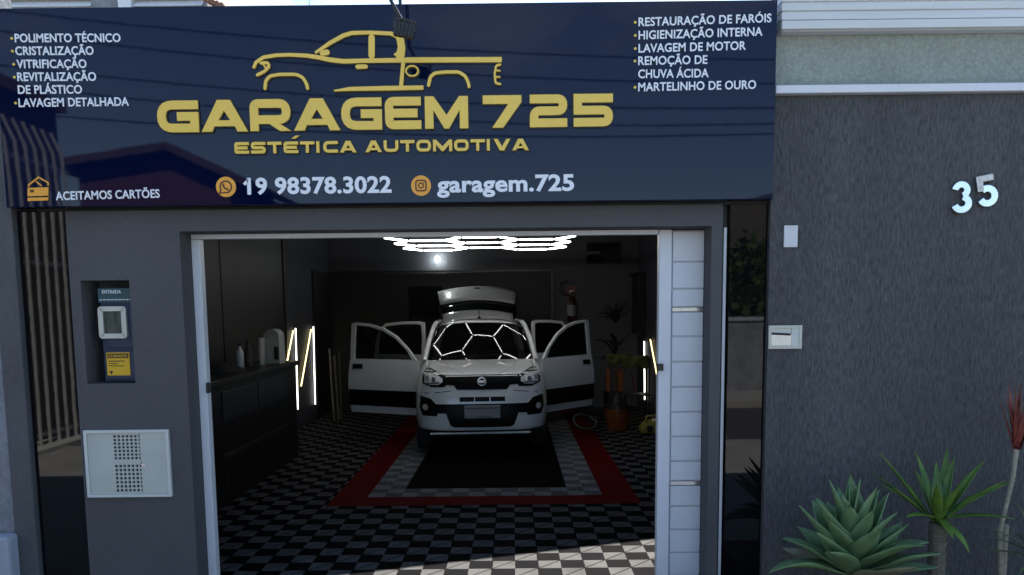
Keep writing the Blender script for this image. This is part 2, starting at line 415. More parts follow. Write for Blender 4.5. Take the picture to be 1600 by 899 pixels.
b.prism_z([(X0h, roof_y(X0h)), (X1h, roof_y(X1h)), (X1h, YB+.15), (X0h, YB+.15)], HR, HR+.12)
b.prism_z([(X1h, Y0h), (XR+.15, Y0h), (XR+.15, YB+.15), (X1h, YB+.15)], HR, HR+.12)
b.build('roof', MAT['ceiling_dark'], gb)
# dark shutter on the back wall, dark side doorway
b = MB(); b.box(XL+.002, .64, YB-.05, YB-.002, 0, 2.30)
for k in range(22): b.box(XL+.003, .62, YB-.062, YB-.0505, .03+k*.1, .11+k*.1)
b.build('roller_shutter', MAT['shutter_black'], gb)
b = MB(); b.box(XL, .70, YB-.09, YB-.064, 2.31, 2.345); b.box(.645, .70, YB-.09, YB-.003, 0, 2.308); b.build('shutter_frame', MAT['counter_black'], gb)
b = MB(); b.box(-1.75, -1.18, YB-.085, YB-.064, 1.50, 2.08); b.build('shutter_window', MAT['glass_dark'], gb)
b = MB(); b.box(XL+.002, XL+.03, 7.56, 8.60, 0, 2.32); b.build('side_door', MAT['shutter_black'], gb)
# white aluminium door frame and the closed narrow leaf on the right
b = MB()
b.box(-1.82, -1.772, .142, .20, 0, 2.106); b.box(-1.82, .832, .142, .19, 2.108, 2.134)
b.build('door_frame', MAT['white_alu'], gb, bevel=.003)
b = MB(); b.box(-1.772, -1.758, .13, .16, 1.23, 1.29); b.build('door_stop', MAT['black_plastic'], gb)
lf = MB(); lf.box(.834, .905, .130, .19, 0, 2.132); leaf = lf.build('door_leaf', MAT['white_alu'], gb, bevel=.004)
b = MB()
edges = [2.128, 1.952, 1.80, 1.682, 1.528, 1.382, 1.236, 1.09, .945, .80, .668, .53, .39, .25, .11, .0]
for z1, z0 in zip(edges, edges[1:]):
    if abs(z1-1.682) < .001: z1 -= .012
    if abs(z1-.668) < .001: z1 -= .012
    if abs(z0-1.682) < .001: z0 += .012
    if abs(z0-.668) < .001: z0 += .012
    b.box(.915, 1.093, .150, .185, z0+.004, z1-.004)
b.build('plank', MAT['white_alu'], leaf, bevel=.003)
b = MB(); b.box(.906, 1.094, .165, .188, 0, 2.13); b.build('leaf_backing', MAT['white_trim'], leaf)
for zc in (1.682, .668):
    b = MB(); b.box(.915, 1.093, .145, .164, zc-.011, zc+.011); b.build('chrome_strip', MAT['chrome'], leaf, bevel=.001)
b = MB(); b.box(.822, .858, .095, .13, 1.335, 1.375); b.box(.838, .85, .09, .0948, 1.347, 1.363)
b.build('latch', MAT['black_plastic'], leaf, bevel=.003)

# ------------------------------------------------------------------ walls beside the garage
w = thing('grey_pillar', 'plain grey rendered pillar at the left end of the sign', 'pillar', (-2.77, 0, 0))
b = MB(); b.box(-2.835, -2.714, -.03, .3, 0, 3.25); b.build('pillar_body', MAT['pillar_grey'], w, bevel=.006)
w = thing('plaster_wall', 'stained pale plaster wall at the far left edge beyond the grey pillar', 'wall', (-4, 0, 0))
b = MB(); b.box(-7, -2.838, -.02, .3, 0, 3.6); b.build('wall_body', MAT['old_plaster'], w)
b = MB(); b.box(-4.4, -2.815, -.12, -.021, 0, .465); b.build('pale_block', MAT['pale_block'], w, bevel=.02)
bw = thing('boundary_wall', 'tall dark grey scratch textured wall with white coping right of the garage', 'wall', (3, 0, 0))
b = MB(); b.box(1.405, 9, -.03, .2, 0, 2.812)
bmesh.ops.subdivide_edges(b.bm, edges=b.bm.edges[:], cuts=1)
b.build('wall_body', MAT['grafiato'], bw)
b = MB(); b.box(1.402, 9, -.075, .2, 2.814, 2.856); b.build('coping', MAT['white_trim'], bw, bevel=.004)
nh = thing('house_parapet', 'greenish roughcast parapet topped by white ribbed fascia above the textured wall', 'parapet', (4, .1, 2.86))
b = MB(); b.box(1.41, 9, -.01, .2, 2.858, 3.128); b.build('parapet_wall', MAT['green_band'], nh)
b = MB()
z = 3.13
for k, hgt in enumerate((.05, .046, .046, .046)):
    b.prism([(1.42, z+.003), (9, z+.003), (9, z+hgt-.003), (1.42, z+hgt-.003)], -.08-(.012 if k == 0 else 0), .2); z += hgt
b.box(1.43, 8.98, -.07, .19, 3.129, z)
b.build('ribbed_fascia', MAT['fascia_white'], nh, bevel=.005)
b = MB(); b.box(1.42, 9, -.10, .2, z+.001, z+.03); b.build('fascia_cap', MAT['fascia_white'], nh)
# house behind, upper left: white louvred boards and a tiled eave
uh = thing('upper_house', 'white boarded upper storey with tiled eave just showing above the sign', 'house', (-6, 5, 3.08))
def P(x, y, Y): return at(x, y, Y)
q = P(345, 0, 4.0); ztop = 6.2
b = MB(); b.box(-9, q.x-.18, 4.1, 7.5, 3.08, ztop)
b.build('house_wall', MAT['fascia_white'], uh)
b = MB()
for k in range(26):
    zz = 4.1+k*.085
    for xa, xb in ((-9, P(140, 0, 4).x), (P(207, 0, 4).x, q.x-.2)):
        b.face([(xa, 4.0, zz), (xb, 4.0, zz), (xb, 4.075, zz+.075), (xa, 4.075, zz+.075)])
b.build('louvre_boards', MAT['white_trim'], uh, solid=.006)
b = MB(); b.box(P(140, 0, 4).x, P(185, 0, 4).x, 4.02, 4.098, 3.09, ztop); b.build('corner_post', MAT['old_plaster'], uh)
b = MB(); b.box(P(186, 0, 4).x, P(206, 0, 4).x, 3.97, 4.098, 3.09, ztop); b.build('corner_post', MAT['white_trim'], uh)
ev = thing('tiled_eave', 'short edge of terracotta roof tiles peeking over the sign beside the white boards', 'roof edge', (-2.0, 4.2, 3.08))
b = MB()
p0 = P(322, 0, 4.0); p1 = P(352, 6, 4.0)
for k in range(5):
    x = p0.x+.01+k*.045; zt = p0.z-.01-k*.018
    b.tube([(x, 3.9, zt-.01), (x, 5.2, zt+.22)], .028, 8)
b.build('roof_tiles', MAT['roof_tile'], ev, smooth=40)
b = MB(); b.box(p0.x-.05, p1.x+.0, 4.05, 5.2, 3.08, p1.z-.03); b.build('eave_wall', MAT['far_white'], ev)
an = thing('antenna_mast', 'thin antenna mast against the sky above the sign', 'antenna', (P(483, 0, 5).x, 5, 3.08))
b = MB(); pa = P(483, 0, 5); b.tube([(pa.x, 5, 3.08), (pa.x, 5, 5.9)], .008, 6); b.tube([(pa.x-.4, 5, 5.85), (pa.x+.4, 5, 5.85)], .006, 6)
b.build('mast', MAT['brushed'], an)

# ------------------------------------------------------------------ sign
SY = -.10
sg = thing('shop_sign', 'wide glossy navy shop sign with golden pickup emblem over the doorway', 'sign', (-.65, SY, 2.26))
SX0, SX1, SZ0, SZ1 = -2.695, 1.392, 2.262, at(600, 6.5, SY).z
b = MB(); b.box(SX0, SX1, SY, SY+.09, SZ0, SZ1); b.build('sign_panel', MAT['sign_navy'], sg, bevel=.004)
b = MB(); b.box(SX0-.004, SX1+.004, SY+.092, .008, SZ0-.002, SZ1+.004); b.build('sign_frame', MAT['black_edge'], sg)

def rounded(pts, rad, closed, seg=5):
    n = len(pts); outp = []
    for i, p in enumerate(pts):
        if not closed and i in (0, n-1): outp.append(p); continue
        r = rad[i] if isinstance(rad, (list, tuple)) else rad
        a, c = pts[i-1], pts[(i+1) % n]
        p_, a_, c_ = Vector(p), Vector(a), Vector(c)
        da, dc = a_-p_, c_-p_
        r = min(r, da.length*.5, dc.length*.5)
        if r < 1e-5: outp.append(p); continue
        s0, s1 = p_+da.normalized()*r, p_+dc.normalized()*r
        for k in range(seg+1):
            t = k/seg; q = s0*(1-t)**2+p_*2*t*(1-t)+s1*t*t; outp.append((q.x, q.y))
    return outp
def stroke(mb, pts, w, y0, y1, closed=False, rad=0, ws=None, cap=False):
    """flat band along a polyline in (x,z), extruded y0..y1, mitred"""
    P_ = rounded(pts, rad, closed) if rad else list(pts)
    q = [P_[0]]
    for p in P_[1:]:
        if (Vector(p)-Vector(q[-1])).length > 1e-5: q.append(p)
    P_ = [Vector(p) for p in q]
    if closed and (P_[0]-P_[-1]).length < 1e-5: P_.pop()
    n = len(P_); Lf, Rt = [], []
    for i in range(n):
        if closed: d0, d1 = (P_[i]-P_[i-1]).normalized(), (P_[(i+1) % n]-P_[i]).normalized()
        else:
            d0 = (P_[i]-P_[i-1]).normalized() if i else (P_[1]-P_[0]).normalized()
            d1 = (P_[i+1]-P_[i]).normalized() if i < n-1 else d0
        n0, n1 = Vector((-d0.y, d0.x)), Vector((-d1.y, d1.x))
        mm = (n0+n1); mm = mm/max(.25, mm.length_squared/2) if mm.length > 1e-4 else n0
        ww = (ws[min(i, len(ws)-1)] if ws else w)/2
        Lf.append(P_[i]+mm*ww); Rt.append(P_[i]-mm*ww)
    bm = mb.bm
    V = [[bm.verts.new((p.x, y, p.y)) for p in S_] for S_ in (Lf, Rt) for y in (y0, y1)]
    lf0, lf1, rt0, rt1 = V
    rng = range(n if closed else n-1)
    for i in rng:
        j = (i+1) % n
        bm.faces.new((lf0[i], lf0[j], rt0[j], rt0[i])); bm.faces.new((lf1[i], rt1[i], rt1[j], lf1[j]))
        bm.faces.new((lf0[i], lf1[i], lf1[j], lf0[j])); bm.faces.new((rt0[i], rt0[j], rt1[j], rt1[i]))
    if not closed:
        bm.faces.new((lf0[0], rt0[0], rt1[0], lf1[0])); bm.faces.new((lf0[-1], lf1[-1], rt1[-1], rt0[-1]))
    if cap:
        for p, ww in ((P_[0], ws[0] if ws else w), (P_[-1], ws[-1] if ws else w)):
            c = [(p.x+ww/2*math.cos(a*math.pi/8), p.y+ww/2*math.sin(a*math.pi/8)) for a in range(16)]
            mb.prism(c, y0+.0006, y1)

# wide squared letters drawn from strokes. Box: width 1 x height 1 in units scaled later
def glyph(ch, x0, x1, z0, z1, t):
    """returns list of (kind, pts, closed, radius)"""
    h = t/2; W, H = x1-x0, z1-z0
    l, r, bo, tp = x0+h, x1-h, z0+h, z1-h; md = (z0+z1)/2; rr = t*.95
    st = lambda pts, closed=False, rad=rr: ('s', pts, closed, rad)
    if ch == 'G': return [st([(x1, tp), (l, tp), (l, bo), (r, bo), (r, md), (x0+W*.48, md)], rad=[0, rr*1.5, rr*1.5, 0, 0, 0])]
    if ch == 'E': return [st([(x1, tp), (l, tp), (l, bo), (x1, bo)], rad=[0, t*.56, t*.56, 0]), st([(x0+t, md), (x1-W*.1, md)])]
    if ch == 'C': return [st([(x1, tp), (l, tp), (l, bo), (x1, bo)], rad=[0, rr*1.4, rr*1.4, 0])]
    if ch == 'S': return [st([(x1, tp), (l, tp), (l, md), (r, md), (r, bo), (x0, bo)])]
    if ch == '2': return [st([(x0, tp), (r, tp), (r, md), (l, md), (l, bo), (x1, bo)], rad=[0, rr*1.2, rr*1.2, rr, 0, 0])]
    if ch == '5': return [st([(x1, tp), (l, tp), (l, md), (r, md), (r, bo), (x0, bo)], rad=[0, 0, 0, rr*1.2, rr*1.2, 0])]
    if ch == 'O': return [st([(l, tp), (l, bo), (r, bo), (r, tp)], True, rr*1.3)]
    if ch == 'U': return [st([(l, z1), (l, bo), (r, bo), (r, z1)], rad=[0, rr*1.3, rr*1.3, 0])]
    if ch == 'I': return [st([(l, z0), (l, z1)], rad=0)]
    if ch == 'T':
        m_ = (x0+x1)/2; return [st([(x0, tp), (x1, tp)], rad=0), st([(m_, z0), (m_, z1-t)], rad=0)]
    if ch == '7': return [('p', [(x0, z1), (x1, z1), (x1, z1-t*.8), (x0+W*.52, z0), (x0+W*.24, z0), (x1-W*.34, z1-t), (x0, z1-t)])]
    if ch == 'A':
        a = t*1.25; k = W*.5
        return [('p', [(x0, z0), (x0+k-a*.62, z1), (x0+k, z1), (x0+k, z1-H*.34), (x0+W*.37, z0+H*.36), (x0+k, z0+H*.36), (x0+k, z0+H*.17), (x0+W*.275, z0+H*.17), (x0+a, z0)]),
                ('p', [(x1, z0), (x0+k+a*.62, z1), (x0+k, z1), (x0+k, z1-H*.34), (x0+W*.63, z0+H*.36), (x0+k, z0+H*.36), (x0+k, z0+H*.17), (x0+W*.725, z0+H*.17), (x1-a, z0)])]
    if ch == 'V':
        a = t*1.3; k = (x0+x1)/2
        return [('p', [(x0, z1), (x0+a, z1), (k, z0+H*.36), (x1-a, z1), (x1, z1), (k+a*.55, z0), (k-a*.55, z0)])]
    if ch == 'R':
        lo = z0+H*.36
        return [st([(l, z0), (l, tp), (r, tp), (r, lo), (x0+t, lo)], rad=[0, t*.56, rr*1.3, rr*1.3, 0]),
                ('p', [(x0+W*.47, lo-h+.0), (x0+W*.74, lo-h), (x1, z0), (x1-W*.27, z0)])]
    if ch == 'M':
        k = (x0+x1)/2; a = t
        return [('p', [(x0, z0), (x0, z1), (x0+a*1.05, z1), (k, z0+H*.42), (x1-a*1.05, z1), (x1, z1), (x1, z0), (x1-a, z0), (x1-a, z0+H*.58), (k+a*.28, z0), (k-a*.28, z0), (x0+a, z0+H*.58), (x0+a, z0)])]
    return []
def put_glyph(mb, ch, x0, x1, z0, z1, t, y0, y1, grow=0):
    for g in glyph(ch, x0, x1, z0, z1, t):
        if g[0] == 's': stroke(mb, g[1], t+grow, y0, y1, g[2], g[3])
        elif not grow: mb.prism(g[1], y0, y1)
        else: stroke(mb, g[1], grow, y0, y1, True, 0)
def gold_word(name, spec, yb, yt, t, parent):
    f = MB(); k = MB()
    for ch, xa, xb in spec:
        pa = at(xa, yb(xa), SY); pb = at(xb, yb(xb), SY); pt = at(xa, yt(xa), SY)
        put_glyph(f, ch, pa.x, pb.x, (pa.z+pb.z)/2, pt.z, t, SY-.016, SY-.006)
        put_glyph(k, ch, pa.x, pb.x, (pa.z+pb.z)/2, pt.z, t, SY-.0055, SY-.001, grow=.013)  # black outline: dark letter edges and their stand-off shadow as colour
    o = f.build(name, MAT['gold'], parent); k.build('letter_shadow_edge', MAT['black_print'], o)
    return o
word = [('G', 249, 313), ('A', 317, 389), ('R', 393, 456), ('A', 461, 533), ('G', 535, 598), ('E', 603, 659), ('M', 665, 732), ('7', 755, 815), ('2', 828, 886), ('5', 896, 957)]
gold_word('title_lettering', word, lambda x: 208.5-(x-250)*.0142, lambda x: 159-(x-250)*.0165, .044, sg)
sub = 'ESTETICA AUTOMOTIVA'; adv = {'I': .42, ' ': .42, 'M': 1.28, 'A': 1.12, 'V': 1.12, 'T': .98}
tot = sum(adv.get(c, 1) for c in sub); spec = []; x = 367; u = (828-367)/tot
for c in sub:
    wd = adv.get(c, 1)*u
    if c != ' ': spec.append((c, x+u*.05, x+wd-u*.07))
    x += wd
gold_word('subtitle_lettering', spec, lambda x: 241.5-(x-367)*.0125, lambda x: 223.5-(x-367)*.0125, .0155, sg)
pe = at(462, 216, SY); b = MB(); b.prism([(pe.x-.02, pe.z-.006), (pe.x, pe.z-.006), (pe.x+.024, pe.z+.010), (pe.x+.004, pe.z+.010)], SY-.014, SY-.002)
b.build('accent_mark', MAT['gold'], sg)

# the pickup emblem
def C2(p): 
    q = at(380+p[0]/3.81, 30+p[1]/3.81, SY); return (q.x, q.z)
K = .00334/3.81
def emblem():
    f, k = MB(), MB(); d = [0]
    def s_(pts, w, rad=0, cap=True, closed=False, ws=None):
        pp = [C2(p) for p in pts]; d[0] += .0007
        stroke(f, pp, w*K, SY-.012-d[0], SY-.005, closed, rad*K, [q*K for q in ws] if ws else None, cap)
        stroke(k, pp, (w+14)*K, SY-.0045+d[0]*.15, SY-.0008, closed, rad*K, [(q+14)*K for q in ws] if ws else None, False)  # wider black stroke carries the emblem's dark edge and shadow as colour
    s_([(65, 297), (80, 262), (125, 232), (200, 220), (280, 217), (380, 222), (450, 232), (520, 247), (600, 256), (700, 253), (900, 250), (1000, 248), (1540, 246)], 26,
       ws=[16, 18, 20, 20, 20, 22, 24, 26, 26, 24, 26, 30, 30], cap=False)
    s_([(432, 206), (520, 147), (600, 103), (650, 88), (760, 85), (880, 91), (918, 104), (938, 130), (945, 175), (938, 215), (918, 236)], 22, ws=[14, 22, 24, 22, 20, 22, 30, 42, 44, 50, 60], cap=False)
    s_([(767, 114), (767, 222)], 36); s_([(475, 207), (502, 203)], 32); s_([(683, 289), (733, 288)], 24)
    s_([(112, 268), (150, 264), (160, 285), (135, 315), (90, 338)], 17, rad=14); s_([(126, 276), (138, 294)], 10)
    s_([(135, 418), (140, 372), (165, 345), (220, 335), (320, 335), (358, 352), (380, 385), (388, 418)], 18, rad=12)
    s_([(1105, 400), (1115, 352), (1140, 328), (1200, 321), (1285, 321), (1323, 345), (1340, 380), (1346, 408)], 18, rad=12)
    s_([(955, 268), (943, 398)], 22)
    s_([(1008+36*math.cos(a*math.pi/12), 315+30*math.sin(a*math.pi/12)) for a in range(24)], 9, closed=True, cap=False)
    s_([(545, 433), (640, 422), (860, 418), (1075, 414)], 26, ws=[8, 22, 26, 24], cap=False)
    s_([(1530, 278), (1506, 284), (1497, 335), (1503, 388), (1530, 393)], 12, rad=10); s_([(1503, 313), (1528, 315)], 9); s_([(1503, 351), (1528, 352)], 9)
    o = f.build('pickup_emblem', MAT['gold'], sg); k.build('emblem_shadow_edge', MAT['black_print'], o)
emblem()

# printed lines in the built-in typeface
def quadpx(pts): 
    return [(at(x, y, SY).x, at(x, y, SY).z) for x, y in pts]
def text_mesh(mb, body, x0, z0, width, height, y0, y1, bold=.022, angle=0.0):
    cu = bpy.data.curves.new('t', 'FONT'); cu.body = body; cu.size = 1; cu.offset = bold; cu.extrude = .01; cu.resolution_u = 4; cu.space_character = 1.03
    ob = bpy.data.objects.new('t', cu); COL.objects.link(ob)
    dg = bpy.context.evaluated_depsgraph_get(); me = bpy.data.meshes.new_from_object(ob.evaluated_get(dg))
    cu2 = bpy.data.curves.new('t', 'FONT'); cu2.body = 'H'; cu2.size = 1; cu2.offset = bold; ob2 = bpy.data.objects.new('t', cu2); COL.objects.link(ob2)
    dg = bpy.context.evaluated_depsgraph_get(); m2 = bpy.data.meshes.new_from_object(ob2.evaluated_get(dg))
    ch = max(v.co.y for v in m2.vertices)
    xs = [v.co.x for v in me.vertices]; xa, xb = min(xs), max(xs)
    t = bmesh.new(); t.from_mesh(me)
    for v in t.verts:
        fx, fz = (v.co.x-xa)/(xb-xa)*width, v.co.y/ch*height
        v.co = (x0+fx, y0 if v.co.z > 0 else y1, z0+fz+fx*angle)
    tmp = bpy.data.meshes.new('t'); t.to_mesh(tmp); t.free(); mb.bm.from_mesh(tmp)
    for o_ in (ob, ob2): bpy.data.objects.remove(o_)
    for c_ in (cu, cu2): bpy.data.curves.remove(c_)
    for m_ in (me, m2, tmp): bpy.data.meshes.remove(m_)
def line(mb, body, xa, ya, xb, yb, hpx, bold=.022):
    p, q, h_ = at(xa, ya, SY), at(xb, yb, SY), at(xa, ya-hpx, SY)
    text_mesh(mb, body, p.x, p.z, q.x-p.x, h_.z-p.z, SY-.004, SY-.0005, bold, (q.z-p.z)/(q.x-p.x))
Lb = [('POLIMENTO TÉCNICO', 24, 66.5, 189, 66, 1), ('CRISTALIZAÇÃO', 25, 86.5, 147, 86, 1), ('VITRIFICAÇÃO', 27, 107, 136, 106.5, 1), ('REVITALIZAÇÃO', 28, 127, 151, 126.5, 1), ('DE PLÁSTICO', 29, 147, 129, 146.5, 0), ('LAVAGEM DETALHADA', 30, 167.5, 202, 165.5, 1)]
Rb = [('RESTAURAÇÃO DE FARÓIS', 997.5, 41.5, 1205, 35, 1), ('HIGIENIZAÇÃO INTERNA', 997.5, 62, 1191, 56, 1), ('LAVAGEM DE MOTOR', 997.5, 82.5, 1165, 78, 1), ('REMOÇÃO DE', 997, 102, 1105, 100, 1), ('CHUVA ÁCIDA', 997, 122.5, 1107, 121, 0), ('MARTELINHO DE OURO', 997, 143, 1181, 139, 1)]
for lst in (Lb, Rb):
    b = MB(); d = MB()
    for body, xa, ya, xb, yb, bul in lst:
        line(b, body, xa, ya, xb, yb, 13.2, .018)
        if bul:
            c = at(xa-5, ya-6, SY); d.prism([(c.x+.007*math.cos(a*math.pi/6), c.z+.007*math.sin(a*math.pi/6)) for a in range(12)], SY-.004, SY-.0005)
    o = b.build('service_list', MAT['sign_white'], sg); d.build('bullet_dots', MAT['gold'], o)
b = MB(); line(b, 'ACEITAMOS CARTÕES', 88, 313, 250, 309, 13, .018); b.build('card_note', MAT['sign_white'], sg)
b = MB(); line(b, '19 98378.3022', 387, 303.5, 612, 300.5, 25, .03); b.prism(quadpx([(380, 287), (388, 279.5), (388, 285.5), (383, 290.5)]), SY-.004, SY-.0005); b.build('phone_lettering', MAT['sign_white'], sg)
b = MB(); line(b, 'garagem.725', 683, 300.5, 897, 297.5, 25, .03); b.build('account_lettering', MAT['sign_white'], sg)
def disc(cx, cy, r):
    c = at(cx, cy, SY); b = MB(); b.prism([(c.x+r*math.cos(a*math.pi/16), c.z+r*math.sin(a*math.pi/16)) for a in range(32)], SY-.005, SY-.0005)
    return b.build('icon_disc', MAT['orange_print'], sg), c
o, c = disc(353.5, 292.5, .053)
b = MB(); rr = .030
stroke(b, [(c.x+rr*math.cos(R(a)), c.z+rr*math.sin(R(a))) for a in range(-105, 216, 12)] + [(c.x-rr*1.18, c.z-rr*1.12)], .007, SY-.007, SY-.0052, True)
stroke(b, [(c.x-.012, c.z+.014), (c.x-.013, c.z+.004), (c.x-.003, c.z-.010), (c.x+.011, c.z-.014)], .009, SY-.007, SY-.0052, rad=.008, cap=True)
b.build('chat_symbol', MAT['brown_print'], o)
o, c = disc(658, 290.5, .053)
b = MB(); a = .027
stroke(b, [(c.x-a, c.z-a), (c.x+a, c.z-a), (c.x+a, c.z+a), (c.x-a, c.z+a)], .007, SY-.007, SY-.0052, True, .014)
stroke(b, [(c.x+.013*math.cos(q*math.pi/8), c.z+.013*math.sin(q*math.pi/8)) for q in range(16)], .006, SY-.007, SY-.0052, True)
b.prism([(c.x+.016+.004*math.cos(q*math.pi/4), c.z+.016+.004*math.sin(q*math.pi/4)) for q in range(8)], SY-.007, SY-.0052)
b.build('camera_symbol', MAT['brown_print'], o)
b = MB()
b.prism(quadpx([(44, 294), (76, 293), (76, 306), (44, 307)]), SY-.005, SY-.0005)
b.prism(quadpx([(44, 309.5), (76, 308.5), (76, 313.5), (44, 314.5)]), SY-.005, SY-.0005)
stroke(b, quadpx([(45, 292), (46, 289), (61, 277.5), (76, 286), (76, 290)]), .007, SY-.005, SY-.0005)
stroke(b, quadpx([(57, 284), (66, 291)]), .006, SY-.0056, SY-.0005)
o = b.build('card_symbol', MAT['orange_print'], sg)
b = MB(); b.prism(quadpx([(48, 297), (54, 297), (54, 301), (48, 301)]), SY-.0065, SY-.0052); b.build('card_chip', MAT['brown_print'], o)

# floodlight on a bent arm over the sign
fd = thing('floodlight', 'small black floodlight on a bent arm hanging over the top of the sign', 'floodlight', (-.62, .04, 3.33))
LY = -.42; lc = at(632, 48, LY); a0 = at(611, 2, LY)
b = MB(); b.tube([(a0.x-.02, .04, 3.33), (a0.x-.02, .03, 3.55), (a0.x-.02, -.08, 3.66), (a0.x-.015, LY+.02, 3.62), (a0.x, LY, a0.z+.0), (lc.x-.01, LY+.005, lc.z+.045)], .009, 8)
b.build('arm', MAT['black_plastic'], fd, smooth=50)
b = MB()
ca, sa = math.cos(R(-10)), math.sin(R(-10))
def rot(x, z): return (lc.x+x*ca-z*sa, lc.z+x*sa+z*ca)
b.prism([rot(-.048, -.032), rot(.048, -.032), rot(.048, .032), rot(-.048, .032)], LY-.02, LY+.012)
for k in range(5): b.prism([rot(-.04+k*.018, -.028), rot(-.034+k*.018, -.028), rot(-.034+k*.018, .028), rot(-.04+k*.018, .028)], LY-.028, LY-.0205)
b.build('lamp_housing', MAT['black_plastic'], fd, bevel=.003)
b = MB(); b.prism([rot(-.04, -.026), rot(.04, -.026), rot(.04, .026), rot(-.04, .026)], LY+.0125, LY+.016); b.build('lamp_glass', MAT['glass_dark'], fd)
b = MB(); stroke(b, [rot(-.052, 0), rot(-.052, .045), rot(-.01, .05), rot(.052, .045), rot(.052, 0)], .008, LY-.01, LY+.004); b.build('bracket', MAT['black_plastic'], fd)

# ------------------------------------------------------------------ fittings on the facade
mb_ = thing('electricity_meter_box', 'dark blue electricity meter box with pale window frame set in the wall niche', 'meter box', (-2.2, .1, NZ0))
MYF = .075
b = MB(); b.box(-2.322, NX1+.02, MYF, .188, NZ0+.004, 1.79); b.build('housing', MAT['meter_blue'], mb_, bevel=.004)
b = MB(); b.box(-2.325, NX1-.002, MYF-.012, MYF-.001, 1.755, 1.835); o = b.build('header_plate', MAT['meter_teal'], mb_, bevel=.002)
b = MB()
p = at(160, 459, MYF-.012)
random.seed(3)
text_mesh(b, 'ENTRADA', p.x, p.z, .105, .020, MYF-.0145, MYF-.0125, .01)
for k in range(9): b.box(-2.315+k*.021, -2.301+k*.021, MYF-.0145, MYF-.0125, 1.768, 1.773)
b.build('header_lettering', MAT['sign_white'], o)
b = MB(); b.box(-2.285, NX1-.004, MYF-.016, MYF-.001, 1.50, 1.735); o = b.build('upper_door', MAT['meter_blue'], mb_, bevel=.003)
b = MB(); b.box(-2.31, NX1-.004, MYF-.012, MYF-.001, NZ0+.02, 1.485); b.build('lower_door', MAT['meter_blue'], mb_, bevel=.003)
wx0, wx1, wz0, wz1 = at(156, 531, MYF-.03).x, at(199.5, 531, MYF-.03).x, at(178, 529, MYF-.03).z, at(178, 479, MYF-.03).z
b = MB(); tk = .027
stroke(b, [(wx0+tk/2, wz0+tk/2), (wx1-tk/2, wz0+tk/2), (wx1-tk/2, wz1-tk/2), (wx0+tk/2, wz1-tk/2)], tk, MYF-.035, MYF-.0165, True, .006)
o = b.build('window_frame', MAT['ivory'], mb_, bevel=.002)
b = MB(); b.box(wx0+tk, wx1-tk, MYF-.022, MYF-.018, wz0+tk, wz1-tk); b.build('meter_window', MAT['meter_inside'], o)
b = MB(); b.box(wx0+tk, wx1-tk, MYF-.028, MYF-.026, wz0+tk, wz1-tk); b.build('window_glass', MAT['clear_glass'], o)
yx0, yx1, yz0, yz1 = at(167, 580, MYF-.02).x, at(203, 580, MYF-.02).x, at(185, 587, MYF-.02).z, at(185, 551, MYF-.02).z
b = MB(); b.box(yx0, yx1, MYF-.016, MYF-.0125, yz0, yz1); o = b.build('warning_label', MAT['yellow_print'], mb_, bevel=.001)
b = MB(); b.box(yx0+.006, yx1-.006, MYF-.0175, MYF-.0162, yz1-.032, yz1-.006)
random.seed(5)
for row, (n_, hh) in enumerate(((7, .006), (4, .005), (8, .005))):
    xx = yx0+.012
    for k in range(n_):
        ww = random.uniform(.006, .012); b.box(xx, xx+ww, MYF-.0175, MYF-.0162, yz1-.052-row*.013, yz1-.052-row*.013+hh); xx += ww+.003
b.prism([(yx0+.012, yz0+.026), (yx0+.034, yz0+.026), (yx0+.023, yz0+.006)], MYF-.0175, MYF-.0162)
b.build('label_print', MAT['black_print'], o)
b = MB(); text_mesh(b, 'CUIDADO', yx0+.012, yz1-.026, yx1-yx0-.024, .014, MYF-.0190, MYF-.0177, .02); b.build('label_lettering', MAT['yellow_print'], o)

gc = thing('utility_cover', 'cream metal utility cover with perforated grille low on the grey wall', 'utility box', (-2.18, 0, .66))
gx0, gx1, gz0, gz1 = -2.412, -1.936, .66, 1.043
b = MB(); tk = .016
stroke(b, [(gx0+tk/2, gz0+tk/2), (gx1-tk/2, gz0+tk/2), (gx1-tk/2, gz1-tk/2), (gx0+tk/2, gz1-tk/2)], tk, -.024, -.001, True)
b.build('cover_frame', MAT['cover_edge'], gc, bevel=.002)
b = MB()
vx = gx0+.016+(.67*(gx1-gx0-.032))
hx0, hx1 = gx0+.155, gx0+.318
z_rows = [(gz0+.208, gz1-.03), (gz0+.022, gz0+.185)]
# door sheet with punched holes: solid bands and bars between square holes
b.box(gx0+.017, hx0, -.015, -.002, gz0+.017, gz1-.017); b.box(hx1, vx-.002, -.015, -.002, gz0+.017, gz1-.017)
zs = [gz0+.017, z_rows[1][0]], [z_rows[1][1], z_rows[0][0]], [z_rows[0][1], gz1-.017]
for z0, z1 in zs: b.box(hx0, hx1, -.015, -.002, z0, z1)
N = 7
for z0, z1 in z_rows:
    cw, chh = (hx1-hx0)/N, (z1-z0)/N
    for k in range(N): b.box(hx0+k*cw, hx0+k*cw+cw*.36, -.015, -.002, z0, z1)
    for k in range(N):
        for j in range(N):
            b.box(hx0+j*cw+cw*.36, hx0+(j+1)*cw, -.0148, -.0022, z0+k*chh, z0+k*chh+chh*.36)
b.build('perforated_door', MAT['cover_grey'], gc)
b = MB(); b.box(vx+.002, gx1-.017, -.018, -.002, gz0+.017, gz1-.017); o = b.build('side_door', MAT['cover_grey'], gc, bevel=.002)
b = MB(); b.prism([(vx+.012+.013*math.cos(R(a)), gz0+.19+.013*math.sin(R(a))) for a in range(-180, 1, 20)], -.021, -.0182); b.build('latch', MAT['brushed'], o)
b = MB(); b.box(hx0, gx1-.02, -.0008, -.0002, gz0+.018, gz1-.018); b.build('dark_inside', MAT['hole'], gc)

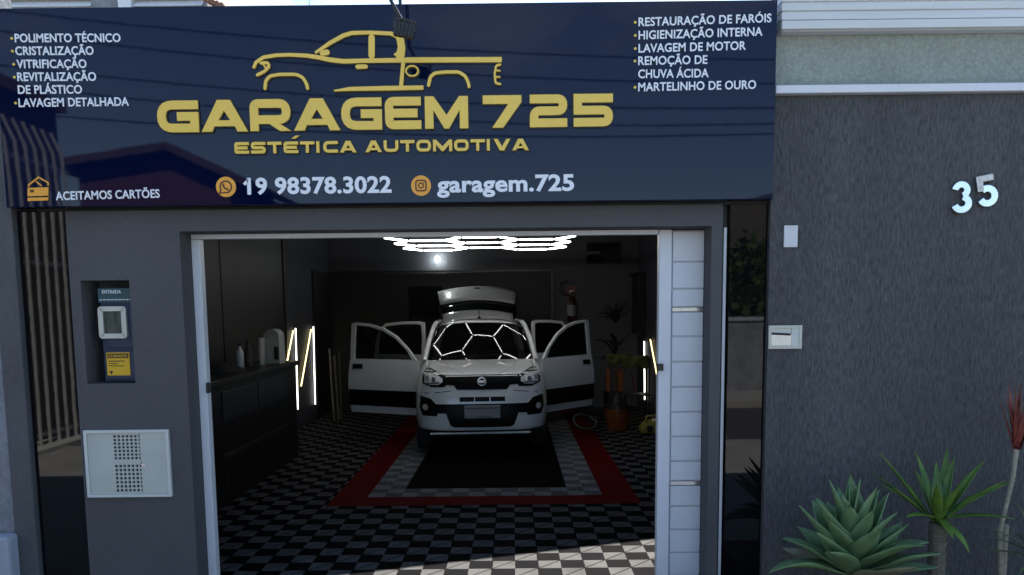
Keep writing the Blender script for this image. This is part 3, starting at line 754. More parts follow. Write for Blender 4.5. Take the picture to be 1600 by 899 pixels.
pl = thing('switch_cover', 'small blank white wall plate on the textured wall near the sign corner', 'wall plate', (1.53, -.03, 2.01))
a_, c_ = at(1225.5, 352.5, -.04), at(1246, 386.5, -.04)
b = MB(); b.box(a_.x, c_.x, -.042, -.0305, c_.z, a_.z); b.build('plate', MAT['plastic_white'], pl, bevel=.003)
for zz in (a_.z-.012, c_.z+.012):
    b = MB(); b.lathe([(.003, 0), (.003, .003)], ((a_.x+c_.x)/2, -.0455, zz), 8, 'Y'); b.build('screw', MAT['brushed'], pl)

ml = thing('mail_slot', 'steel letter slot with hinged flap in the textured wall beside the black panel', 'mail slot', (1.5, -.03, 1.45))
a_, c_ = at(1196, 509, -.035), at(1252, 545, -.035)
x0, x1, z0, z1 = 1.407, c_.x, c_.z, a_.z; tk = .016
b = MB(); stroke(b, [(x0+tk/2, z0+tk/2), (x1-tk/2, z0+tk/2), (x1-tk/2, z1-tk/2), (x0+tk/2, z1-tk/2)], tk, -.044, -.0305, True); b.build('slot_frame', MAT['ivory'], ml, bevel=.002)
b = MB(); b.box(x1-.055, x1-tk, -.038, -.0305, z0+tk, z1-tk); b.build('side_plate', MAT['cover_edge'], ml)
b = MB(); b.box(x0+tk, x1-.057, -.040, -.0305, z0+tk, z1-tk-.03); o = b.build('flap', MAT['brushed'], ml, bevel=.002)
b = MB(); b.tube([(x0+tk, -.044, z1-tk-.028), (x1-.066, -.044, z1-tk-.034)], .006, 8); b.build('flap_hinge', MAT['black_plastic'], o)
b = MB(); b.box(x0+tk, x1-.057, -.0345, -.0305, z1-tk-.028, z1-tk); b.build('slot_gap_plate', MAT['cover_edge'], ml)  # pale plate filling the slot above the flap

def digit(ch, label, xa, ya, xb, yb, tilt):
    p, q = at(xa, yb, -.05), at(xb, ya, -.05)
    w_, h_ = q.x-p.x, q.z-p.z
    cx_, cz_ = (p.x+q.x)/2, (p.z+q.z)/2
    t = thing('house_number', label, 'house number', (cx_, -.03, p.z), group='house number digits')
    hh, ww, st = .165, .105, .036
    b = MB(); b2 = MB()
    cs, sn = math.cos(tilt), math.sin(tilt)
    tr = lambda pts: [(cx_+x*cs-z*sn, cz_+x*sn+z*cs) for x, z in pts]
    arc = lambda cx, cz, rx, rz, a0, a1, n=14: [(cx+rx*math.cos(R(a0+(a1-a0)*k/n)), cz+rz*math.sin(R(a0+(a1-a0)*k/n))) for k in range(n+1)]
    if ch == '3':
        stroke(b, tr(arc(-.006, .036, .032, .030, 175, -75)), st*.95, -.056, -.046)
        stroke(b, tr(arc(-.004, -.034, .038, .034, 80, -165)), st, -.0565, -.046)
        o = b.build('digit_plate', MAT['steel_digit'], t, bevel=.002)
    else:
        stroke(b, tr([(.042, .066), (-.034, .066), (-.034, .0)]), st*.95, -.0562, -.046)
        o = b.build('digit_top', MAT['steel_worn'], t, bevel=.002)
        stroke(b2, tr(arc(-.004, -.028, .040, .040, 125, -160)), st, -.056, -.046)
        b2.build('digit_bowl', MAT['steel_digit'], t, bevel=.002)
    for zz in (.04, -.05):
        k = MB(); x, z = tr([(.02, zz)])[0]; k.lathe([(.004, 0), (.004, .014)], (x, -.0455, z), 6, 'Y'); k.build('stand_off', MAT['black_plastic'], t)
digit('3', 'shiny steel figure three fixed to the textured wall', 1487, 285, 1519, 331, R(2))
digit('5', 'worn steel figure five, tilted and patchy, fixed to the textured wall', 1526, 274, 1558, 322, R(11))

# ------------------------------------------------------------------ planting along the wall
sheet('planting_bed', 'soil', 1.30, 6, -.95, -.032, .06, .1)
for k, (x, y, r_, lab) in enumerate(((1.24, -.42, .10, 'pinkish rough stone at the foot of the black panel'),)):
    b = MB(); bmesh.ops.create_icosphere(b.bm, subdivisions=2, radius=1)
    for v in b.bm.verts:
        n_ = .85+.25*random.random(); v.co = Vector((x+v.co.x*.17*n_, y+v.co.y*.12*n_, .1+v.co.z*.125*n_))
    b.build('stone', MAT['stone_pink'], base=(x, y, 0), smooth=30, label=lab, cat='stone')

def leaf_blade(mb, base, az, el, length, width, droop, fold=.25, seg=9, wprof=None, twist=0., wave=0.):
    """a curved blade with a folded section; el = start elevation, droop = change of elevation along the blade"""
    pos = Vector(base); rows = []; d_el = el
    side0 = Vector((-math.sin(az), math.cos(az), 0))
    for i in range(seg+1):
        t = i/seg
        e = el-droop*t*t
        dirv = Vector((math.cos(az)*math.cos(e), math.sin(az)*math.cos(e), math.sin(e)))
        nrm = dirv.cross(side0)*-1
        if nrm.z < 0 and e < math.pi/2: nrm = -nrm
        tw = twist*t
        sd = side0*math.cos(tw)+nrm*math.sin(tw); nn = nrm*math.cos(tw)-side0*math.sin(tw)
        w_ = width*(wprof(t) if wprof else (1-t)**.7)
        lift = w_*fold
        wv = wave*math.sin(t*9+az*3)*w_
        rows.append([pos+sd*w_/2+nn*(lift+wv), pos+sd*w_*.27+nn*lift*.35, pos, pos-sd*w_*.27+nn*lift*.35, pos-sd*w_/2+nn*(lift-wv)])
        pos = pos+dirv*(length/seg)
    mb.grid(rows)
ag_w = lambda t: (.55+.9*t if t < .5 else 1.0)*max(0.012, (1-((t-.42)/.58)**2.0 if t > .42 else 1))*1.0
def aw(t):
    if t < .45: return .62+.38*math.sin(t/.45*math.pi/2)
    return max(.01, (1-((t-.45)/.55)**1.6))
AGX, AGY, AGZ = at(1332, 860, -.45).x, -.45, .34
random.seed(21)
ag = thing('agave_plant', 'large blue green agave rosette of broad pointed leaves by the textured wall', 'plant', (AGX, AGY, .06))
b = MB(); bd = MB()
n_l = 36
for i in range(n_l):
    f_ = i/(n_l-1)                      # 0 = outer, 1 = heart
    az = i*2.39996+random.uniform(-.25, .25)
    el = R(6+76*f_**.72+random.uniform(-7, 7))
    ln = (.355+.065*f_)*random.uniform(.88, 1.12)
    wd = (.158-.03*f_)*random.uniform(.9, 1.1)
    dr = R((26-20*f_)*random.uniform(-.5, 1.3))*(2.2 if f_ < .3 and random.random() < .4 else 1)
    tgt = bd if (f_ < .12 and random.random() < .5) else b
    z_ = AGZ-.02+.07*f_
    leaf_blade(tgt, (AGX+.05*math.cos(az)*(1-f_), AGY+.05*math.sin(az)*(1-f_), z_), az, el, ln, wd, dr, .22, 10, aw, random.uniform(-.25, .25), random.uniform(0, .06))
b.build('leaf_rosette', MAT['agave_leaf'], ag, smooth=60, solid=.006)
if len(bd.bm.verts): bd.build('dry_leaves', MAT['agave_dry'], ag, smooth=60, solid=.004)
b = MB(); b.tube([(AGX, AGY, .05), (AGX, AGY, .26)], [.07, .05], 10); b.build('core', MAT['agave_leaf'], ag)

yc = at(1466, 812, -.40); yb_ = at(1463, 899, -.40)
yu = thing('yucca_plant', 'green spiky yucca on a ringed trunk between the agave and the red tufted plant', 'plant', (yb_.x, -.40, .06))
b = MB(); pts = []; rr = []
for i in range(22):
    t = i/21; pts.append((yb_.x+(yc.x-yb_.x)*t, -.40, .04+(yc.z-.02-.04)*t)); rr.append(.034+.006*(i % 2)+.006*t)
b.tube(pts, rr, 10); b.build('trunk', MAT['trunk'], yu, smooth=30)
b = MB(); random.seed(4)
yw_ = lambda t: (.45+.55*min(1, t/.35))*max(.02, 1-max(0, (t-.35)/.65)**1.8)
fixed = [(170, 40, .42, .06), (150, 52, .42, -.02), (112, 68, .36, .1), (75, 72, .33, .05), (50, 58, .40, .1), (25, 42, .44, .15), (10, 28, .44, .2), (-60, -30, .20, .6), (-100, -15, .16, .5), (200, 15, .2, .4), (-80, 62, .26, .1), (-40, 48, .36, .2), (-125, 55, .33, .2), (130, 30, .3, .3), (95, 50, .3, .3), (35, 68, .36, .1), (-20, 12, .34, .4), (60, 25, .3, .3)]
for az, el, ln, dr in fixed:
    leaf_blade(b, (yc.x+.02*math.cos(R(az)), -.40+.02*math.sin(R(az)), yc.z-.02+.03*random.random()), R(az+random.uniform(-6, 6)), R(el), ln*random.uniform(.92, 1.05), .052*random.uniform(.85, 1.15), dr, .25, 8, yw_)
b.build('crown', MAT['yucca_leaf'], yu, smooth=60, solid=.003)

rt = at(1588, 702, -.38); rb = at(1564, 899, -.38)
rd = thing('red_tufted_plant', 'thin pale stem carrying an upright tuft of dry red leaves at the right edge', 'plant', (rb.x, -.38, .06))
b = MB(); mid = at(1572, 790, -.38)
b.tube([(rb.x, -.38, .05), (rb.x, -.38, rb.z), (at(1562, 830, -.38).x, -.38, at(1562, 830, -.38).z), (mid.x, -.38, mid.z), (at(1583, 745, -.38).x, -.38, at(1583, 745, -.38).z), (rt.x, -.38, rt.z)], [.013, .013, .012, .011, .011, .013], 8)
b.build('stem', MAT['stem_pale'], rd, smooth=40)
b = MB(); random.seed(9)
for i in range(46):
    az = random.uniform(0, 2*math.pi); el = R(random.uniform(68, 88))
    leaf_blade(b, (rt.x+random.uniform(-.012, .012), -.38+random.uniform(-.012, .012), rt.z+random.uniform(-.01, .05)), az, el, random.uniform(.18, .34), .018, R(random.uniform(-10, 12)), .2, 6, lambda t: max(.03, 1-t**2.2))
b.build('leaf_tuft', MAT['red_leaf'], rd, smooth=60)
sk = at(1571, 820, -.34)
st_ = thing('cut_stump', 'short cut pale stake standing beside the red tufted plant', 'stake', (sk.x, -.34, .06))
b = MB(); b.tube([(sk.x-.005, -.34, .05), (sk.x-.003, -.34, sk.z-.1), (sk.x, -.34, sk.z)], [.022, .019, .017], 9); b.build('stake_body', MAT['stem_pale'], st_, smooth=35)
tl = at(1600, 850, -.5)
th = thing('strappy_plant', 'low plant with thin arching green leaves at the right edge', 'plant', (tl.x+.05, -.5, .06))
b = MB(); random.seed(13)
for az, el, ln, dr in ((185, 28, .34, .5), (175, 10, .28, .3), (200, 45, .3, .9), (150, 35, .3, .6), (240, 30, .3, .7), (20, 40, .3, .6), (-40, 50, .3, .8), (90, 60, .3, .6), (210, -12, .2, .3)):
    leaf_blade(b, (tl.x+.08, -.5, tl.z-.07), R(az), R(el), ln, .028, dr, .2, 8, yw_)
b.tube([(tl.x+.08, -.5, .05), (tl.x+.08, -.5, tl.z-.06)], .012, 8)
b.build('leaf_clump', MAT['thin_leaf'], th, smooth=60)

# ------------------------------------------------------------------ inside: lights
hl = thing('honeycomb_light', 'ceiling light of white glowing tubes joined in hexagons above the car', 'ceiling light', (-.41, 4.6, 2.47))
HS, HZ = .42, 2.48; HROW = HS*math.sqrt(3)
HCX = -.35; YF = 6.03
verts_, edges_ = {}, {}
def hexagon(cx, cy):
    pts = [(cx+HS*math.cos(R(60*k)), cy+HS*math.sin(R(60*k))) for k in range(6)]
    for k in range(6):
        a, c = pts[k], pts[(k+1) % 6]
        ka, kc = (round(a[0], 2), round(a[1], 2)), (round(c[0], 2), round(c[1], 2))
        verts_[ka] = a; verts_[kc] = c; edges_[tuple(sorted((ka, kc)))] = 1
for col_ in (-1, 0, 1):
    for r_ in range(3):
        hexagon(HCX+col_*1.5*HS, YF-HROW/2-(0 if col_ else HROW/2)-r_*HROW)
def tube_between(a, c, r, trim=.02):
    a, c = Vector(a), Vector(c); d = (c-a).normalized(); b = MB(); b.tube([a+d*trim, c-d*trim], r, 8); return b
for (ka, kc) in edges_:
    a, c = verts_[ka], verts_[kc]
    tube_between((a[0], a[1], HZ), (c[0], c[1], HZ), .010).build('light_tube', MAT['lamp_white'], hl, smooth=50)
for k in verts_.values():
    b = MB(); b.lathe([(.008, -.009), (.012, -.006), (.012, .006), (.008, .009)], (k[0], k[1], HZ), 6)
    b.build('tube_joint', MAT['plastic_white'], hl)
for k in list(verts_.values())[::4]:
    b = MB(); b.tube([(k[0], k[1], HZ+.01), (k[0], k[1], 2.949)], .002, 5)
    b.build('suspension_wire', MAT['black_plastic'], hl)

bu = at(683, 405, 8.55)
bt = thing('globe_lamp', 'small round white lamp glowing on the back wall above the car', 'lamp', (bu.x, YB, bu.z))
b = MB(); bmesh.ops.create_uvsphere(b.bm, u_segments=14, v_segments=10, radius=.045)
for v in b.bm.verts: v.co += Vector((bu.x, YB-.12, bu.z))
b.build('globe', MAT['bulb'], bt, smooth=180)
b = MB(); b.lathe([(.03, -.002), (.03, -.03), (.018, -.075)], (bu.x, YB, bu.z), 12, 'Y'); b.build('socket', MAT['plastic_white'], bt)

def wall_tube(label, p0, p1, m_, grp='tube lamps on the side walls'):
    p0, p1 = Vector(p0), Vector(p1); d = (p1-p0).normalized()
    t = thing('tube_lamp', label, 'tube lamp', tuple(p0), group=grp)
    b = MB(); b.tube([p0, p1], .009, 10); b.build('tube', MAT[m_], t, smooth=50)
    for a, s_ in ((p0, -1), (p1, 1)):
        b = MB(); b.tube([a+d*s_*.001, a+d*s_*.035], .016, 10); b.build('end_cap', MAT['black_plastic'], t, smooth=50)
wx = XL+.03
wall_tube('upright white glowing tube on the left wall nearest the dark back corner', (wx, 7.40, .25), (wx, 7.46, 1.45), 'lamp_cool')
wall_tube('slanting yellowish glowing tube reaching low below the counter on the left wall', (wx, 6.66, .60), (wx, 7.32, 1.41), 'lamp_warm')
wall_tube('upright white glowing tube on the left wall directly over the counter end', (wx, 6.46, .30), (wx, 6.50, 1.45), 'lamp_cool')
wall_tube('slanting yellowish glowing tube on the left wall, cut off by the counter top', (wx, 5.70, .60), (wx, 6.38, 1.42), 'lamp_warm')
wx = XR-.03
wall_tube('upright white glowing tube on the right wall behind the cleaning stand', (wx, 7.80, .22), (wx, 7.88, 1.15), 'lamp_cool')
wall_tube('slanting yellowish glowing tube leaning beside the white door leaf on the right wall', (wx, 6.40, .35), (wx, 7.35, 1.20), 'lamp_warm')

# ------------------------------------------------------------------ inside: left counter and what stands on it
ct = thing('bar_counter', 'long black counter along the left wall with a grey front panel', 'counter', (-2.8, 3.3, 0))
CX0, CX1, CYa, CYb, CZ = XL+.01, -2.5, 1.85, 4.55, 1.12
b = MB(); b.box(CX0, CX1-.03, CYa+.02, CYb-.02, 0, CZ-.05); b.build('cabinet', MAT['counter_black'], ct)
b = MB(); b.box(CX0, CX1+.02, CYa-.02, CYb+.02, CZ-.048, CZ); b.build('counter_top', MAT['counter_black'], ct, bevel=.004)
for ya, yb2 in ((2.30, 3.18), (3.22, 4.15)):
    b = MB(); b.box(CX1-.0295, CX1-.015, ya, yb2, .74, 1.0); b.build('drawer_front', MAT['counter_grey'], ct, bevel=.004)
    b = MB(); b.box(CX1-.0295, CX1-.012, ya, yb2, .42, .45); b.build('front_rail', MAT['counter_grey'], ct)
    b = MB(); b.box(CX1-.0295, CX1-.018, ya, yb2, .06, .40); b.build('cupboard_door', MAT['counter_black'], ct, bevel=.004)
def on_counter(px, Y): return at(px, 540, Y).x
def bottle(px, Y, h, r, m_, label):
    x = on_counter(px, Y); t = thing('bottle', label, 'bottle', (x, Y, CZ), group='bottles on the counter')
    b = MB(); b.lathe([(r*.9, 0), (r, .01), (r, h*.62), (r*.45, h*.78), (r*.4, h*.86)], (x, Y, CZ), 14); b.build('bottle_body', MAT[m_], t, smooth=40)
    b = MB(); b.lathe([(r*.5, h*.865), (r*.5, h), (r*.4, h)], (x, Y, CZ), 12); b.build('cap', MAT['black_plastic'], t, smooth=40)
bottle(374, 3.6, .25, .038, 'plastic_white', 'white bottle on the counter left of the dark bottle')
bottle(387, 3.7, .27, .036, 'wood_dark', 'dark bottle on the counter right of the white bottle')
x = on_counter(368, 3.4)
b = MB(); bmesh.ops.create_icosphere(b.bm, subdivisions=3, radius=1)
for v in b.bm.verts:
    n_ = 1+.18*math.sin(v.co.x*5+1)*math.cos(v.co.y*4); v.co = Vector((x-.04+v.co.x*.20*n_, 3.0+v.co.y*.30, CZ+.002+max(0, v.co.z)*.085*n_))
b.build('folded_cloths', MAT['seat_cloth'], base=(x, 3.0, CZ), smooth=60, label='low heap of black cloths on the counter in front of the bottles', cat='cloths')
Yt = 4.1; x0, x1 = at(415, 540, Yt).x, at(440, 540, Yt).x
t = thing('arched_dispenser', 'grey arch topped dispenser standing at the far end of the counter', 'dispenser', ((x0+x1)/2, Yt, CZ))
zt = at(428, 514, Yt).z; rx = (x1-x0)/2; cx_ = (x0+x1)/2
arch = [(x0, CZ), (x1, CZ)]+[(cx_+rx*math.cos(R(a)), zt-rx+rx*math.sin(R(a))) for a in range(0, 181, 12)]
b = MB(); b.prism(arch, Yt-.08, Yt+.12); b.build('dispenser_body', MAT['cover_grey'], t, bevel=.006)
b = MB(); b.box(x1-.05, x1-.004, Yt-.12, Yt-.081, CZ+.05, CZ+.19); b.build('tap_block', MAT['black_plastic'], t, bevel=.004)
x = at(410, 540, 3.9).x
t = thing('upright_binder', 'pale thin binder standing on the counter beside the arched dispenser', 'binder', (x, 3.9, CZ))
b = MB(); b.box(x-.028, x, 3.86, 4.0, CZ, CZ+.29); b.build('cover', MAT['cover_grey'], t, bevel=.003)
b = MB(); b.box(x-.024, x-.004, 3.852, 3.859, CZ+.012, CZ+.28); b.build('pages', MAT['ivory'], t)
# leaning poles by the dark doorway
for k, (xt, yt2, xb_, yb3, m_, lab) in enumerate(((515, 545, 523, 650, 'wood_pale', 'pale wooden slat leaning by the dark doorway, leftmost of three'), (522, 556, 530, 650, 'wood_pale', 'paler wooden slat leaning in the middle of three slats'), (530, 548, 534, 645, 'wood_dark', 'dark short slat leaning at the right of three slats'))):
    p1, p0 = at(xt, yt2, 7.55), at(xb_, yb3, 7.3)
    b = MB(); b.tube([(p0.x, 7.25, .02), p1], .018, 4); b.build('leaning_slat', MAT[m_], base=(p0.x, 7.25, .0), label=lab, cat='slat', group='slats leaning by the doorway')

# ------------------------------------------------------------------ inside: right side
a_, c_ = at(916, 379, YB-.06), at(969, 412, YB-.06)
t = thing('wall_screen', 'dark flat screen high on the back wall right of the shutter', 'screen', ((a_.x+c_.x)/2, YB, c_.z))
b = MB(); b.box(a_.x, c_.x, YB-.06, YB-.02, c_.z, a_.z); b.build('screen_case', MAT['black_plastic'], t, bevel=.005)
b = MB(); b.box(a_.x+.015, c_.x-.015, YB-.064, YB-.0605, c_.z+.02, a_.z-.015); b.build('screen_glass', MAT['glass_dark'], t)
b = MB(); b.box((a_.x+c_.x)/2-.06, (a_.x+c_.x)/2+.06, YB-.0195, YB, c_.z+.1, a_.z-.1); b.build('bracket', MAT['black_plastic'], t)
e0, e1 = at(893, 478, 8.55), at(892, 503, 8.55)
t = thing('fire_extinguisher', 'red fire extinguisher with pale label hung on the back wall', 'extinguisher', (e0.x, 8.58, e1.z))
er = .075; b = MB(); b.lathe([(er*.8, e1.z), (er, e1.z+.02), (er, e1.z+.33), (er*.6, e1.z+.40), (er*.3, e1.z+.43)], (e0.x, 8.58, 0), 16); b.build('cylinder', MAT['extinguisher_red'], t, smooth=40)
b = MB(); b.lathe([(er+.002, e1.z+.10), (er+.002, e1.z+.28)], (e0.x, 8.58, 0), 16); b.build('label_band', MAT['plate_grey'], t, smooth=40)
b = MB(); b.box(e0.x-.03, e0.x+.035, 8.55, 8.61, e1.z+.431, e1.z+.47); b.box(e0.x-.02, e0.x+.10, 8.57, 8.59, e1.z+.475, e1.z+.495); b.build('valve', MAT['black_plastic'], t, bevel=.003)
b = MB(); b.tube([(e0.x-.03, 8.56, e1.z+.45), (e0.x-.15, 8.54, e1.z+.46), (e0.x-.21, 8.54, e1.z+.55), (e0.x-.17, 8.55, e1.z+.65), (e0.x-.06, 8.57, e1.z+.69)], .012, 8); b.build('discharge_hose', MAT['black_plastic'], t, smooth=50)
a_, c_ = at(885, 447, YB-.01), at(900, 473, YB-.01)
t = thing('safety_sign', 'small red pictogram sign on the back wall above the extinguisher', 'sign', (a_.x, YB, c_.z))
b = MB(); b.box(a_.x, c_.x, YB-.008, YB-.001, c_.z, a_.z); b.build('sign_plate', MAT['red_print'], t)
b = MB(); b.box(a_.x+.05, a_.x+.09, YB-.011, YB-.0085, c_.z+.09, a_.z-.10); b.box(a_.x+.045, a_.x+.12, YB-.011, YB-.0085, a_.z-.098, a_.z-.07); b.build('pictogram', MAT['plastic_white'], t)
# dark cabinet on the right wall
t = thing('dark_shelf_cabinet', 'tall black cabinet against the right wall behind the door leaf', 'cabinet', (1.85, 8.1, 0))
b = MB(); b.box(2.02, XR-.002, 7.95, 8.66, 1.25, 2.20); b.build('cabinet_box', MAT['counter_black'], t, bevel=.004)
b = MB(); b.box(1.98, XR-.002, 7.90, 8.68, 2.202, 2.25); b.build('cornice', MAT['counter_black'], t, bevel=.004)
for zz in (1.5, 1.75, 2.0):
    b = MB(); b.box(2.03, XR-.01, 7.93, 7.949, zz, zz+.02); b.build('shelf_edge', MAT['counter_grey'], t)
# potted palm
pp = at(962, 575, 7.6)
t = thing('potted_palm', 'dark potted palm with drooping fronds by the back wall', 'potted plant', (pp.x, 7.6, 0))
b = MB(); b.lathe([(.13, 0), (.17, .02), (.19, .36), (.2, .38), (.17, .38)], (pp.x, 7.6, 0), 16); b.build('pot', MAT['black_plastic'], t, smooth=40)
b = MB(); b.tube([(pp.x, 7.6, .36), (pp.x+.01, 7.6, .9), (pp.x, 7.6, at(962, 508, 7.6).z)], [.03, .025, .02], 8); b.build('stem', MAT['bark'], t)
b = MB(); random.seed(2); zt = at(962, 505, 7.6).z
for k in range(15):
    az = k*2.4; leaf_blade(b, (pp.x, 7.6, zt), az, R(random.uniform(25, 75)), random.uniform(.32, .48), .075, R(random.uniform(50, 120)), .2, 8, yw_)
for k in range(14):
    az = k*2.4+.5; leaf_blade(b, (pp.x+random.uniform(-.05, .05), 7.6, .75+.03*k), az, R(random.uniform(15, 60)), random.uniform(.3, .45), .08, R(random.uniform(50, 110)), .2, 8, yw_)
b.build('fronds', MAT['indoor_leaf'], t, smooth=60)
# cleaning corner
cs = thing('cleaning_stand', 'dark metal stand holding olive cloths and orange tool handles beside the palm', 'stand', (1.62, 6.4, 0))
YS = 6.4
b = MB()
xa, xb2 = at(950, 560, YS).x, at(1016, 560, YS).x
for x in (xa+.03, xb2-.03):
    for y in (YS-.12, YS+.12): b.tube([(x, y, 0), (x, y, at(980, 556, YS).z)], .012, 6)
zs_ = at(980, 600, YS).z
b.box(xa, xb2, YS-.14, YS+.14, zs_-.16, zs_-.14); b.box(xa, xb2, YS-.14, YS+.14, at(980, 560, YS).z-.02, at(980, 560, YS).z)
b.build('stand_frame', MAT['black_plastic'], cs)
for xs0, xs1, zt, zb in ((948, 985, 554, 568), (972, 1013, 556, 574)):
    p, q = at(xs0, zt, YS-.17), at(xs1, zb, YS-.17); b = MB()
    rows = []
    for j in range(5):
        rows.append([(p.x+(q.x-p.x)*i/8, YS-.16-.02*math.sin(i*1.3+j)-.01*(xs0-948)/30, p.z+(q.z-p.z)*j/4*(1+.15*math.sin(i*1.1))) for i in range(9)])
    b.grid(rows)
    b.build('microfibre_cloth', MAT['olive_cloth'], base=(p.x, YS-.16, q.z), smooth=60, solid=.006, label='olive cloth hanging on the left of the cleaning stand' if xs0 == 948 else 'longer olive cloth hanging on the right of the cleaning stand', cat='cloth', group='cloths on the cleaning stand')
for k, (px_, y0, y1) in enumerate(((951, 578, 612), (969, 578, 612))):
    p, q = at(px_-4, y0, YS-.05), at(px_+5, y1, YS-.05); b = MB(); b.box(p.x, q.x, YS-.09, YS+.02, q.z, p.z); b.build('orange_bottle', MAT['orange_plastic'], cs, bevel=.012)
p, q = at(945, 637, 6.2), at(985, 664, 6.2)
t = thing('orange_bucket', 'orange plastic bucket with dark lid on the floor below the cleaning stand', 'bucket', ((p.x+q.x)/2, 6.2, 0))
rr_ = (q.x-p.x)/2; cx_ = (p.x+q.x)/2
b = MB(); b.lathe([(rr_*.86, 0), (rr_*.9, .015), (rr_, .27), (rr_*1.04, .275), (rr_*1.04, .30), (rr_*.9, .30)], (cx_, 6.2, 0), 20); b.build('bucket_body', MAT['orange_plastic'], t, smooth=40)
b = MB(); b.lathe([(rr_*1.0, .302), (rr_*.98, .35), (rr_*.6, .40), (rr_*.3, .52), (rr_*.2, .53)], (cx_, 6.2, 0), 18); b.build('motor_lid', MAT['black_plastic'], t, smooth=40)
b = MB(); b.prism([(cx_+.02, .22), (cx_+.08, .22), (cx_+.05, .16)], 6.2-rr_-.02, 6.2-rr_+.02); b.build('label_mark', MAT['red_print'], t)
hp = [at(940, 655, 6.1), at(925, 652, 5.9), at(905, 648, 5.7), at(896, 655, 5.6), at(905, 668, 5.55), at(924, 670, 5.6), at(932, 660, 5.7), at(922, 652, 5.75)]
def smooth_path(P_, n=6):
    P_ = [Vector(p) for p in P_]; o_ = []
    for i in range(len(P_)-1):
        a, p, q, d = P_[max(0, i-1)], P_[i], P_[i+1], P_[min(len(P_)-1, i+2)]
        for k in range(n):
            t = k/n; o_.append(.5*((2*p)+(q-a)*t+(2*a-5*p+4*q-d)*t*t+(3*p-a-3*q+d)*t**3))
    return o_+[P_[-1]]
b = MB(); b.tube(smooth_path([(p_.x, p_.y, max(.03, p_.z)) for p_ in hp]), .016, 8); b.build('suction_hose', MAT['hose'], base=(hp[2].x, 5.7, 0), smooth=60, label='pale ribbed suction hose looping on the floor from the orange bucket', cat='hose')
YV = 5.9; p, q = at(1001, 646, YV), at(1029, 671, YV)
t = thing('yellow_steam_cleaner', 'small yellow cleaning machine with dark handle on the floor by the door leaf', 'cleaning machine', ((p.x+q.x)/2, YV, 0))
b = MB(); b.prism([(p.x-.01, 0.01), (q.x+.03, .01), (q.x+.03, .13), (q.x-.02, .19), (p.x+.05, .15), (p.x-.01, .07)], YV-.13, YV+.13); b.build('machine_body', MAT['yellow_plastic'], t, bevel=.02)
b = MB(); b.tube([(p.x+.05, YV-.05, .15), (p.x+.08, YV-.05, .24), (q.x-.03, YV-.05, .25), (q.x-.01, YV-.05, .18)], .015, 8); b.build('carry_handle', MAT['yellow_plastic'], t, smooth=50)
b = MB(); b.lathe([(.045, 0), (.04, .02)], ((p.x+q.x)/2-.02, YV-.155, .08), 12, 'Y'); b.build('dial', MAT['black_plastic'], t)
b = MB(); pb_ = at(1009, 650, 6.6); b.tube([(pb_.x, 6.55, .02), (pb_.x+.01, 6.65, at(1009, 575, 6.6).z)], .016, 8)
o = b.build('broom_handle', MAT['orange_plastic'], base=(pb_.x, 6.55, 0), label='orange pole standing upright behind the yellow cleaning machine', cat='pole')
pr = at(990, 578, 6.5); b = MB(); b.tube([(at(987, 580, 6.5).x, 6.5, at(987, 580, 6.5).z), (at(992, 612, 6.5).x, 6.45, at(992, 612, 6.5).z)], .012, 6)
b.build('red_handle', MAT['red_print'], cs)

# ------------------------------------------------------------------ the car
CW = Vector((-.357, 4.36, 0))
car = thing('white_hatchback', 'white compact hatchback with doors and tailgate wide open, facing the doorway', 'car', tuple(CW), R(3.2), local=True)
NEXP = 4.2
PROF = [(.305, .035, .772), (.33, .012, .79), (.42, .0, .80), (.50, .0, .803), (.58, .012, .803), (.66, .022, .80), (.74, .045, .795), (.82, .07, .785), (.88, .095, .77), (.925, .125, .755), (.95, .17, .742), (.975, .27, .73), (1.0, .42, .72), (1.025, .60, .70), (1.05, .80, .685), (1.06, .93, .67)]
def interp(z):
    if z <= PROF[0][0]: return PROF[0][1:]
    for a, c in zip(PROF, PROF[1:]):
        if z <= c[0]:
            t = (z-a[0])/(c[0]-a[0]); return a[1]+(c[1]-a[1])*t, a[2]+(c[2]-a[2])*t
    return PROF[-1][1:]
YE = .98
def fy(x, z):
    y0, hw = interp(z); u = min(.992, abs(x)/hw)
    return y0+(YE-y0)*(1-(1-u**NEXP)**(1/NEXP))
rows = []
for z, y0, hw in PROF:
    row = []
    for k in range(61):
        a = R(-90+3*k); x = hw*math.copysign(abs(math.sin(a))**(2/NEXP), math.sin(a))
        y = y0+(YE-y0)*(1-abs(math.cos(a))**(2/NEXP)); row.append((x, y, z))
    rows.append(row)
b = MB(); b.grid(rows)
kill = [f for f in b.bm.faces if abs(f.calc_center_median().x) > .66 and (f.calc_center_median().y-.68)**2+(f.calc_center_median().z-.28)**2 < .335**2]
bmesh.ops.delete(b.bm, geom=kill, context='FACES')
# rear quarter shell
rows = []
for z, yo, hw in ((.25, .10, .75), (.35, .03, .79), (.5, 0, .80), (.7, .0, .80), (.9, .03, .78), (1.05, .06, .75)):
    row = []
    for k in range(31):
        a = R(-90+6*k); x = hw*math.copysign(abs(math.sin(a))**(2/4), math.sin(a)); y = 3.62-yo-.75*(1-abs(math.cos(a))**(2/4)); row.append((x, y, z))
    rows.append(row)
b.grid(rows)
for sx in (-1, 1):                                   # sills and rear pillars
    b.box(sx*.70-.05, sx*.70+.05, .99, 2.85, .26, .38)
body = b.build('body', MAT['car_white'], car, smooth=35)
